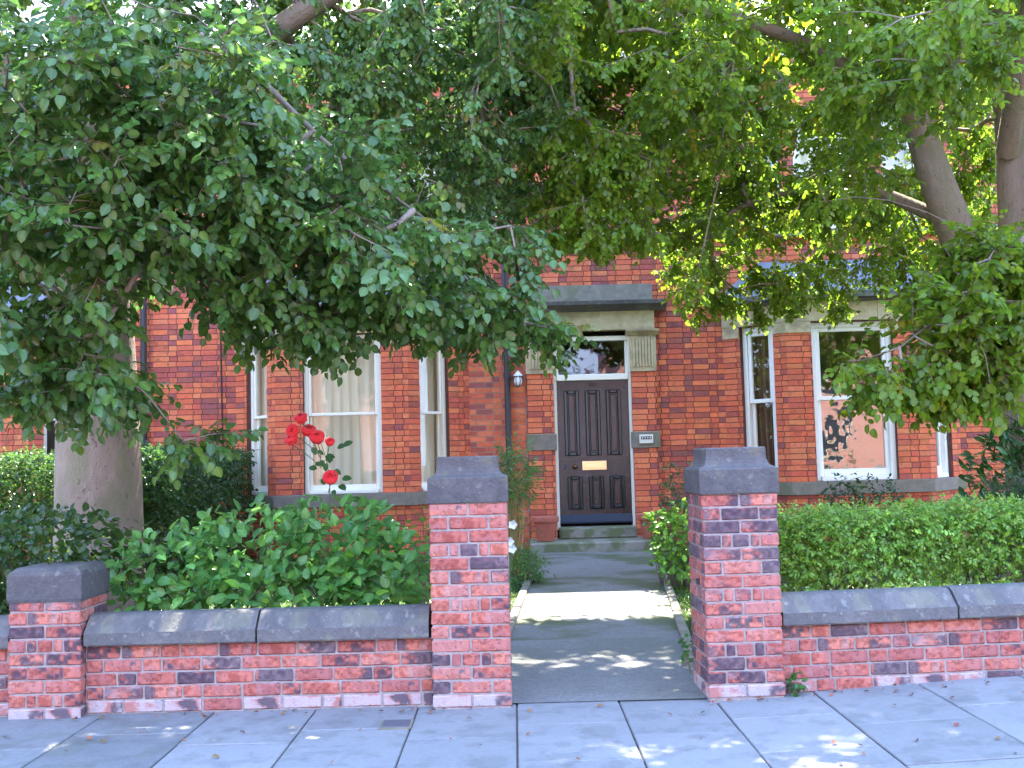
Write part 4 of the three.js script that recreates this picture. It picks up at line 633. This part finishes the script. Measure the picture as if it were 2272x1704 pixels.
shrub('blue_green_shrub', 'soft blue-green shrub between the laurel and the clipped hedge', 'shrub', { seed: 261, base: [3.95, 0, -2.4], leaf: [0.035, 0.016], color: [0.075, 0.15, 0.075], sprig: 6, stems: 10, lift: 0.5, vols: [[4.05, 0.78, -2.35, 0.38, 0.42, 0.32, 700]] });
shrub('rose_shrub', 'small bluish shrub standing below the broad white window', 'shrub', { seed: 271, base: [3.8, 0, -6.2], leaf: [0.045, 0.024], color: [0.05, 0.11, 0.05], sprig: 5, stems: 12, vols: [[3.72, 0.7, -6.2, 0.2, 0.42, 0.2, 150], [4.15, 0.62, -6.2, 0.28, 0.38, 0.22, 150]] });
shrub('bamboo_plant', 'tall plant with bare yellow stems and slender leaves beside the path', 'plant', { seed: 281, base: [0.05, 0, -5.5], leaf: [0.1, 0.018], color: [0.12, 0.26, 0.06], sprig: 5, stems: 26, thick: 0.007, stemMat: mat({ c: [0.36, 0.24, 0.08], roughness: 0.6 }), lift: 0.5, vols: [[-0.01, 1.16, -5.5, 0.16, 0.22, 0.16, 150], [-0.07, 0.85, -5.5, 0.08, 0.42, 0.1, 36]] });
shrub('fern_plant', 'low ferny green plant at the foot of the yellow-stemmed plant', 'plant', { seed: 291, base: [0.04, 0, -5], leaf: [0.05, 0.016], color: [0.10, 0.25, 0.05], sprig: 7, stems: 6, floor: 0.09, vols: [[0.03, 0.25, -5.0, 0.2, 0.16, 0.22, 220]] });
shrub('pale_shrub', 'pale lime-green leafy shrub leaning over the path edge', 'shrub', { seed: 301, base: [1.75, 0, -4.7], leaf: [0.07, 0.045], color: [0.16, 0.34, 0.05], stems: 14, floor: 0.08, vols: [[1.72, 0.55, -4.7, 0.38, 0.36, 0.38, 620], [1.6, 0.42, -4.5, 0.3, 0.3, 0.3, 260], [1.48, 0.7, -4.7, 0.2, 0.12, 0.2, 90]] });
shrub('grey_green_shrub', 'thin grey-green shrub by the house wall near the entry panel', 'shrub', { seed: 311, base: [1.95, 0, -6.0], leaf: [0.05, 0.028], color: [0.085, 0.17, 0.06], sprig: 5, stems: 10, vols: [[1.9, 1.0, -5.9, 0.26, 0.36, 0.24, 130], [2.0, 0.6, -5.9, 0.2, 0.4, 0.2, 80]] });
shrub('yellow_shrub', 'sparse yellow-green shrub tucked behind the red gate pier', 'shrub', { seed: 321, base: [-0.7, 0, -1.5], leaf: [0.05, 0.034], color: [0.17, 0.30, 0.04], stems: 8, vols: [[-0.66, 0.78, -1.5, 0.1, 0.32, 0.12, 70], [-0.8, 0.4, -1.9, 0.3, 0.26, 0.2, 160]] });
shrub('weed', 'small ivy-like weed sprouting where pier and wall meet the pavement', 'weed', { seed: 331, base: [1.545, 0.02, -0.06], leaf: [0.035, 0.03], color: [0.07, 0.20, 0.05], stems: 3, thick: 0.002, floor: 0.02, vols: [[1.55, 0.09, -0.07, 0.05, 0.075, 0.03, 34]] });
shrub('weed', 'small green weed at the inner foot of the blue-brick gate pier', 'weed', { seed: 341, base: [1.08, 0.02, -1.0], leaf: [0.035, 0.03], color: [0.07, 0.20, 0.05], stems: 3, thick: 0.002, floor: 0.02, vols: [[1.09, 0.12, -0.95, 0.05, 0.1, 0.1, 40]] });

// red roses on a tall stem
{
  reseed(351);
  const t = thing('red_rose', 'tall rose stem with clustered red blooms before the net-curtained window', 'rose', [-1.28, 0.7, -1.2]), red = [[0.84, 0.02, 0.025], [0.88, 0.035, 0.035], [0.78, 0.012, 0.02]].map((c) => mat({ c, transmission: 0.25, thickness: 0, roughness: 1, side: THREE.DoubleSide })), green = leafMat([0.06, 0.15, 0.045]);
  const stem = curve([[0.0, -0.3, 0.05], [0.03, 0.3, 0], [0.03, 0.6, 0], [0, 0.75, 0], [-0.06, 0.9, 0]], 16); part(t, 'stem', tube(stem, stem.map((_, i) => 0.005 - i * 0.0002), 6), mat({ c: [0.07, 0.12, 0.04] }));
  const petal = (r, c) => { const g = new THREE.SphereGeometry(r, 6, 5, 0, 1.9, 0.25, 1.5); const p = g.attributes.position; for (let i = 0; i < p.count; i++) { const y = p.getY(i) / r, k = 1 + c * smooth(0.1, 0.9, y); p.setXYZ(i, p.getX(i) * k, p.getY(i), p.getZ(i) * k); } g.computeVertexNormals(); return g; };
  const P = [petal(0.047, 0.75), petal(0.038, 0.4), petal(0.028, 0.15), petal(0.017, 0)];
  for (const [x, y, s] of [[-0.15, 0.975, 1], [-0.205, 0.9, 0.95], [-0.11, 0.89, 1.08], [-0.045, 0.845, 1.12], [-0.215, 0.83, 1], [0.035, 0.815, 0.72], [0.045, 0.575, 1.1]]) {
    const b = new THREE.Group(); b.name = 'bloom'; t.add(b); b.position.set(x, y, rr(-0.03, 0.03)); b.rotation.set(rr(0.5, 1.1), rr(0, 3), rr(-0.4, 0.4)); b.scale.setScalar(s * 0.85);
    P.forEach((g, k) => { const n = 5 - Math.min(k, 2); for (let i = 0; i < n; i++) { const o = part(b, 'petal', g, red[(i + k) % 3]); o.rotation.y = (i + k * 0.5) / n * 6.283 + rr(-0.2, 0.2); o.rotation.x = rr(-0.12, 0.12); } });
    part(b, 'bud', new THREE.SphereGeometry(0.024, 10, 8).scale(1, 0.8, 1).translate(0, 0.018, 0), red[2]); const q = [V(x, y - 0.02, 0), V(x * 0.5, y - 0.1, 0), V(-0.03 * (y > 0.7 ? 1 : -1), Math.max(0.5, y - 0.17), 0)]; part(t, 'stalk', tube(q, [0.003, 0.003, 0.003], 5), mat({ c: [0.07, 0.12, 0.04] }));
  }
  const lg = [leafGeo(0.06, 0.042, 0.3, 0.2), leafGeo(0.05, 0.034, 0.2, 0.3)];
  for (const [x, y] of [[-0.08, 0.79], [-0.05, 0.76], [0.0, 0.72], [0.04, 0.74], [-0.03, 0.7], [0.09, 0.78], [0.13, 0.79], [-0.06, 0.67], [0.02, 0.68], [-0.05, 0.64], [0.06, 0.63], [0.09, 0.6], [0.12, 0.57], [0.0, 0.58], [0.1, 0.53], [0.07, 0.5], [-0.07, 0.46], [0.14, 0.45], [-0.1, 0.43], [0.18, 0.42]]) { const o = part(t, 'leaf', pick(lg), green); basis(V(rr(-1, 1), rr(-0.7, 0.3), rr(-0.3, 0.5)), V(rr(-0.3, 0.3), 0.6, 0.8), V(x, y, rr(-0.03, 0.04)), rr(0.9, 1.25)).decompose(o.position, o.quaternion, o.scale); }
}
// terracotta pots
{
  const prof = [[0, 0], [0.105, 0], [0.112, 0.01], [0.15, 0.245], [0.172, 0.25], [0.178, 0.26], [0.18, 0.315], [0.174, 0.325], [0.16, 0.32], [0.15, 0.26], [0, 0.25]].map(([x, y]) => new THREE.Vector2(x, y)), g = new THREE.LatheGeometry(prof, 36);
  for (const [x, label] of [[0.395, 'terracotta pot on the doorstep beside the yellow-stemmed plant'], [1.79, 'terracotta pot on the doorstep behind the lime-green shrub']]) { const t = thing('flower_pot', label, 'pot', [x, 0.256, -8.2], 'pots flanking the door'); part(t, 'pot', g, terracotta); part(t, 'compost', new THREE.CylinderGeometry(0.155, 0.15, 0.02, 24).translate(0, 0.29, 0), soil); }
}
// white blooms, water cover, litter, grass
{
  reseed(361);
  const w = mat({ c: [0.8, 0.78, 0.74], roughness: 0.8, side: THREE.DoubleSide }), pg = leafGeo(0.05, 0.04, 0.4, -0.3);
  for (const [y, dx] of [[0.62, 0], [0.68, -0.02], [0.82, 0.01]]) { const t = thing('white_flower', 'white bloom peeping past the red gate pier by the path', 'flower', [-0.035 + dx, y, -3], 'white blooms beside the path'); for (let i = 0; i < 5; i++) { const o = part(t, 'petal', pg, w); basis(V(Math.cos(i * 1.257), Math.sin(i * 1.257), 0.4), V(0, 0, 1), V(0, 0, 0)).decompose(o.position, o.quaternion, o.scale); } part(t, 'stalk', tube([V(0, 0, 0), V(-0.03, -0.3, 0), V(-0.04, -y, 0)], [0.003, 0.004, 0.004], 5), mat({ c: [0.08, 0.14, 0.05] })); }
  const cv = thing('water_cover', 'small dark square metal cover set in a pavement slab', 'cover', [-0.655, 0.0, 0.30]); part(cv, 'rim', new MB().box(-0.085, -0.002, -0.085, 0.085, 0.006, 0.085).geo(), stoneGrey); part(cv, 'lid', boxg(-0.07, 0.002, -0.07, 0.07, 0.011, 0.07, 0.002), mat({ c: [0.10, 0.10, 0.115], roughness: 0.6, metalness: 0.2 }));
  const dry = mat({ c: [0.24, 0.10, 0.045], roughness: 0.9, vertexColors: true, side: THREE.DoubleSide }), lg = leafGeo(0.05, 0.035, 0.5, 0.3), L = [];
  for (let i = 0; i < 150; i++) { const edge = rnd() < 0.6, x = rr(-3.6, 3.4), z = edge ? rr(-0.06, 0.06) - (x > 1.5 ? 0.08 * (x - 1.5) : 0) : rr(0, 1.4); if (x > -0.05 && x < 1.05 && edge) continue; L.push([basis(V(rr(-1, 1), rr(-0.1, 0.2), rr(-1, 1)), V(rr(-0.3, 0.3), 1, rr(-0.3, 0.3)), V(x, paveY(x) + 0.012, z), rr(0.25, 0.8)), col(rr(0.5, 1.3), rr(0.5, 1.2), rr(0.5, 1))]); }
  const li = scatter(scene, 'leaf_litter', lg, dry, L); li.userData.label = 'dry brown leaf scraps lying along the wall foot and pavement';
  const blade = (h, a) => { const g = leafGeo(h, 0.006, 0.3, 0.5); g.rotateZ(1.2 - a); return g; }, tuft = mergeGeometries([0, 1, 2, 3, 4, 5].map((i) => blade(0.05 + 0.012 * (i % 3), 0.3 * (i % 2)).rotateY(i * 1.05).translate(0.01 * Math.cos(i * 2), 0, 0.01 * Math.sin(i * 2)))), Gs = [];
  for (let i = 0; i < 16000; i++) { const x = rnd() < 0.5 ? rr(-3.6, 0.1) : rr(1.3, 5.2), z = rr(-7.8, -0.5); if (x > pathL(z) - 0.06 && x < pathR(z) + 0.06) continue; Gs.push([basis(V(rr(-1, 1), 0, rr(-1, 1)), V(rr(-0.2, 0.2), 1, rr(-0.2, 0.2)), V(x, groundY(z) - 0.02, z), rr(0.7, 1.4)), col(rr(0.7, 1.2), rr(0.8, 1.2), rr(0.7, 1.1))]); }
  const gr = scatter(scene, 'grass', tuft, leafMat([0.09, 0.17, 0.035]), Gs); gr.userData.label = 'short green grass of the front garden';
}
renderer.render(scene, camera);
